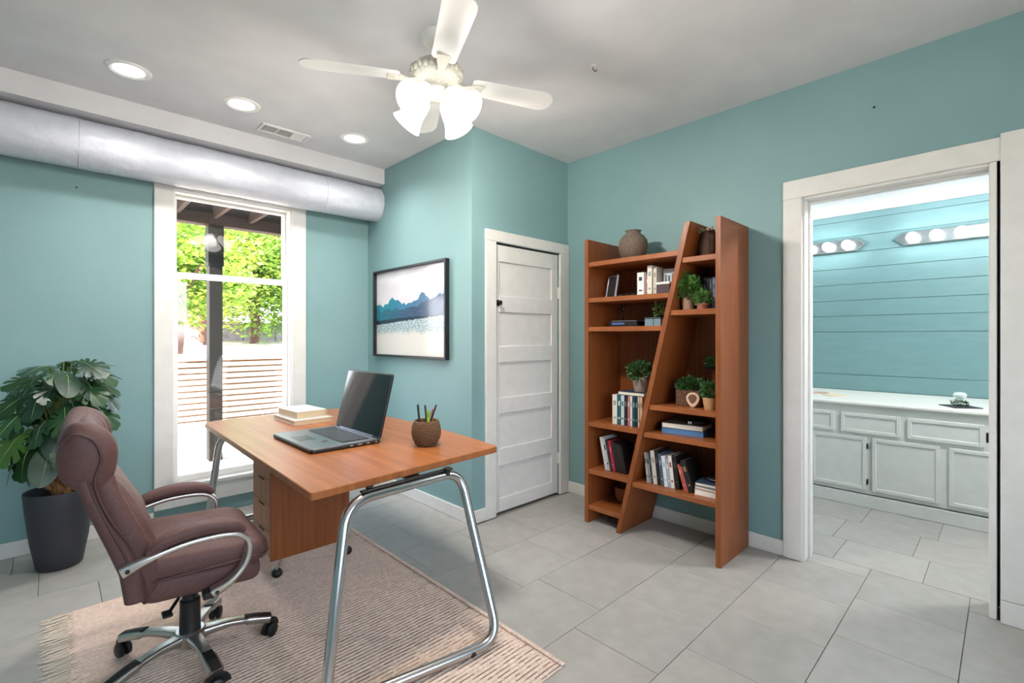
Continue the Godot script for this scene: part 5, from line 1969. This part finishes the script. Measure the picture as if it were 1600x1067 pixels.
# ---------------------------------------------------------------- things on the desk
func build_desk_items() -> void:
	var hd := 0.742
	# laptop: keyboard edge towards the chair
	var o := thing("laptop", "open black laptop with a silver-grey palm rest on the desk", "laptop", V(1.065, hd, 2.557))
	var st := S()
	var hw := 0.272
	var pl := PackedVector2Array()
	for p in rrect2(0.365, hw * 2, 0.018, 4):
		pl.append(p)
	prism(st, pl, 0.017, Transform3D(Basis(), Vector3(0, 0.003, 0)), 0.003)
	put("base", st, M.black, o)
	st = S()
	prism(st, rrect2(0.350, hw * 2 - 0.012, 0.015, 4), 0.0016, Transform3D(Basis(), Vector3(-0.003, 0.0201, 0)), 0.0005)
	put("palm_rest", st, std(rgb8(128, 134, 138), 0.3, 0.7), o)
	st = S()
	prism(st, rrect2(0.15, 0.44, 0.006, 3), 0.0012, Transform3D(Basis(), Vector3(0.068, 0.0216, 0)))
	put("keyboard_well", st, M.black, o)
	st = S()
	for r in 6:
		var n := 17
		for k in n:
			var w := 0.0225
			box(st, Vector3(0.008 + 0.0245 * r, 0.0242, -0.204 + 0.0255 * k), Vector3(0.0205, 0.003, w), 0.0014)
	var ks := put("keys", st, std(rgb8(34, 34, 38), 0.4), o)
	ks.set_meta("kind", "stuff")
	st = S()
	prism(st, rrect2(0.082, 0.135, 0.004, 3), 0.0006, Transform3D(Basis(), Vector3(-0.105, 0.0216, -0.03)))
	put("touchpad", st, std(rgb8(70, 84, 88), 0.25, 0.5), o)
	st = S()
	box(st, Vector3(-0.055, 0.0222, 0.125), Vector3(0.03, 0.0008, 0.014))
	put("badge", st, M.black, o)
	for k in 4:
		st = S()
		box(st, Vector3(0.02 + 0.045 * k, 0.0115, hw + 0.0004), Vector3([0.014, 0.022, 0.016, 0.012][k], 0.006, 0.0015))
		put("port", st, M.silver, o)
	# screen
	st = S()
	var tilt := Basis(Vector3(0, 0, 1), deg_to_rad(-13.5))
	var sb := Basis(Vector3(0, 0, 1), PI / 2) # u up
	prism(st, rrect2(0.345, hw * 2 - 0.006, 0.016, 5), 0.009, Transform3D(tilt * Basis(Vector3(0, 1, 0), Vector3(1, 0, 0), Vector3(0, 0, 1)), Vector3(0.176, 0.022, 0) + tilt * Vector3(0, 0.1725, 0)), 0.002)
	var lid := put("lid", st, M.black, o)
	st = S()
	prism(st, rrect2(0.328, hw * 2 - 0.024, 0.010, 4), 0.0012, Transform3D(tilt * Basis(Vector3(0, 1, 0), Vector3(1, 0, 0), Vector3(0, 0, 1)), Vector3(0.176, 0.022, 0) + tilt * Vector3(-0.0009, 0.1735, 0)))
	put("display", st, M.black_gloss, lid)
	st = S()
	tube(st, [Vector3(0.177, 0.021, -0.2), Vector3(0.177, 0.021, 0.2)], 0.008, 10)
	put("hinge", st, std(rgb8(70, 78, 96), 0.3, 0.6), lid)
	# books by the window
	var b1 := desk_book("lower", "wide grey-white paperback at the bottom of the desk book pile", V(1.22, hd, 3.29), 0.25, 0.36, 0.028, rgb8(206, 204, 198), 0.02)
	var b2 := desk_book("upper", "thick cream book with tan page edges on the desk book pile", V(1.225, hd + 0.0285, 3.32), 0.2, 0.30, 0.045, rgb8(226, 222, 212), 0.06)
	# pencil pot
	var p := thing("pencil_pot", "round rough brown woven pencil pot on the desk", "pot", V(1.395, hd, 2.085))
	st = S()
	var rings := []
	var prof := [Vector2(0.045, 0.0), Vector2(0.058, 0.01), Vector2(0.072, 0.04), Vector2(0.076, 0.065), Vector2(0.073, 0.095), Vector2(0.066, 0.118), Vector2(0.062, 0.128), Vector2(0.055, 0.126), Vector2(0.06, 0.10), Vector2(0.062, 0.06), Vector2(0.045, 0.012)]
	var n1 := noise(221, 1.0, 3)
	for i in prof.size():
		var ring := PackedVector3Array()
		for k in 64:
			var a := TAU * k / 64
			var rr: float = prof[i].x * (1.0 + 0.018 * n1.get_noise_2d(k * 0.6, i * 3.0))
			ring.append(Vector3(cos(a) * rr, prof[i].y, sin(a) * rr))
		rings.append(ring)
	loft(st, rings, true, true)
	put("pot_body", st, relief(tri(std(rgb8(150, 116, 82), 0.9), mottle(222, 0.22, Color(0.36, 0.3, 0.26), Color.WHITE, 128), Vector3.ONE * 4.5), grey(223, 0.3, 128), 0.8), p)
	var pens := [["pen", "black pen leaning left in the pencil pot", Vector3(-0.03, 0.02, 0.0), Vector3(-0.018, 0.205, -0.052), 0.0045, rgb8(24, 24, 26)], ["pencil", "dark brown pencil upright in the pencil pot", Vector3(0.01, 0.02, 0.005), Vector3(0.0, 0.205, -0.012), 0.004, rgb8(70, 52, 40)], ["marker", "lime green marker in the pencil pot", Vector3(0.0, 0.02, 0.02), Vector3(0.004, 0.175, 0.012), 0.007, rgb8(150, 190, 50)], ["pencil", "orange pencil in the pencil pot", Vector3(0.02, 0.02, -0.01), Vector3(0.022, 0.185, 0.03), 0.0055, rgb8(226, 140, 50)], ["pen", "slim violet pen leaning right in the pencil pot", Vector3(0.0, 0.02, -0.02), Vector3(0.026, 0.21, 0.052), 0.0038, rgb8(70, 50, 90)]]
	for q in pens:
		var pn := thing(q[0], q[1], "pen", p.position, 0.0, "pens in the pencil pot")
		st = S()
		var dir: Vector3 = (q[3] - q[2]).normalized()
		var tip: Vector3 = q[3]
		tube(st, [q[2], tip - dir * 0.03], q[4] * 1.3, 8)
		put("barrel", st, std(q[5], 0.35), pn)
		st = S()
		tube(st, [tip - dir * 0.03, tip - dir * 0.006, tip], q[4] * 1.4, 8, false, [1.0, 0.95, 0.5])
		put("cap", st, std((q[5] as Color).darkened(0.25), 0.35), pn)

func desk_book(_which: String, label: String, at: Vector3, sx: float, sf: float, t: float, c: Color, turn: float) -> Node3D:
	return flat_book(label, "book pile on the desk", at, sx, sf, t, c, turn, rgb8(206, 184, 152))

# ---------------------------------------------------------------- picture
func build_picture() -> void:
	var f0 := 2.832
	var f1 := 3.912
	var h0 := 1.130
	var h1 := 1.873
	var o := thing("framed_picture", "black-framed misty blue mountain and shore print on the teal wall", "picture", V(XA, (h0 + h1) / 2, (f0 + f1) / 2))
	var hw := (f1 - f0) / 2
	var hh := (h1 - h0) / 2
	var k := 0.018
	for q in [[-hw, -hw + k, -hh, hh], [hw - k, hw, -hh, hh], [-hw + k, hw - k, -hh, -hh + k], [-hw + k, hw - k, hh - k, hh]]:
		var st := S()
		rbox(st, -0.04, -0.001, q[2], q[3], q[0], q[1], 0.002)
		put("frame_bar", st, std(rgb8(22, 24, 30), 0.4), o)
	# the print: computed picture of hills above water and pale sand
	var W := 512
	var H := 352
	var im := Image.create(W, H, false, Image.FORMAT_RGB8)
	var n1 := noise(231, 1.0, 5)
	for y in H:
		for x in W:
			var u := float(x) / W
			var v := float(y) / H
			var c := rgb8(222, 218, 222).lerp(rgb8(196, 196, 206), clampf(0.5 + n1.get_noise_2d(u * 3.0, v * 5.0), 0.0, 1.0) * 0.5)
			# ridges from far to near
			var bump := 0.10 * exp(-pow((u - 0.70) / 0.07, 2.0)) + 0.07 * exp(-pow((u - 0.27) / 0.08, 2.0)) + 0.07 * exp(-pow((u - 0.93) / 0.12, 2.0))
			var r1 := 0.40 - bump + 0.05 * n1.get_noise_1d(u * 9.0)
			if v > r1:
				c = rgb8(74, 116, 152).lerp(rgb8(40, 130, 150), clampf(1.4 - u * 2.4, 0.0, 1.0))
			var r2 := 0.46 - 0.10 * smoothstep(0.35, 1.0, u) + 0.05 * n1.get_noise_1d(u * 7.0 + 20.0)
			if v > r2:
				c = rgb8(58, 78, 108).lerp(rgb8(36, 112, 132), clampf(1.1 - u * 2.2, 0.0, 1.0))
				c = c.lerp(rgb8(120, 160, 172), 0.35 * maxf(0.0, n1.get_noise_2d(u * 6.0, v * 22.0)))
			var r3 := 0.535 + 0.05 * (1.0 - u) + 0.01 * n1.get_noise_1d(u * 12.0 + 40.0)
			if v > r3:
				c = rgb8(34, 52, 68)
			if v > r3 + 0.05 - 0.03 * u:
				var s := n1.get_noise_2d(u * 26.0, v * 70.0)
				c = rgb8(112, 140, 152).lerp(rgb8(206, 214, 214), clampf(0.5 + s * 1.4, 0.0, 1.0))
			var edge := 0.70 + 0.03 * n1.get_noise_1d(u * 6.0 + 70.0)
			if v > edge:
				c = c.lerp(rgb8(214, 212, 206), smoothstep(edge, edge + 0.07, v))
			im.set_pixel(x, y, c)
	var m := std(Color.WHITE, 0.12)
	m.albedo_texture = ImageTexture.create_from_image(im)
	var st2 := SurfaceTool.new()
	st2.begin(Mesh.PRIMITIVE_TRIANGLES)
	var a := hw - k
	var b := hh - k
	var xx := -0.012
	var q4 := [[Vector3(xx, b, -a), Vector2(0, 0)], [Vector3(xx, b, a), Vector2(1, 0)], [Vector3(xx, -b, a), Vector2(1, 1)], [Vector3(xx, -b, -a), Vector2(0, 1)]]
	for i in [0, 1, 2, 0, 2, 3]:
		st2.set_uv(q4[i][1])
		st2.set_normal(Vector3(-1, 0, 0))
		st2.add_vertex(q4[i][0])
	put("print", st2.commit(), m, o)
	var st3 := S()
	rbox(st3, -0.0115, -0.002, -b, b, -a, a)
	put("backing", st3, M.gap, o)

# ---------------------------------------------------------------- nails and hooks
func build_small_marks() -> void:
	var hk := thing("ceiling_hook", "small white hook on the ceiling near the fan blade", "hook", V(2.10, HC, 1.55))
	var st := S()
	lathe(st, [Vector2(0, 0), Vector2(0.016, 0.0), Vector2(0.014, -0.006), Vector2(0, -0.008)], 16)
	put("plate", st, M.white_clean, hk)
	st = S()
	tube(st, smooth_path([Vector3(0, -0.006, 0), Vector3(0, -0.02, 0), Vector3(0.01, -0.03, 0.006), Vector3(0.02, -0.022, 0.012)], 0.004), 0.0025, 7)
	put("hook_wire", st, M.iron, hk)
	var ns := [["nail", "dark nail high in the shelf wall above the bathroom door", V(XR, 2.51, 0.49), Vector3(-1, 0, 0)], ["nail", "dark nail in the wall left of the window", V(0.115, 2.24, FW), Vector3(0, 0, 1)]]
	for q in ns:
		var n := thing(q[0], q[1], "nail", q[2])
		st = S()
		var d: Vector3 = q[3]
		tube(st, [d * -0.002, d * 0.01], 0.0022, 7)
		put("shank", st, M.iron, n)
		st = S()
		tube(st, [d * 0.010, d * 0.0125], 0.0055, 9)
		put("head", st, M.iron, n)
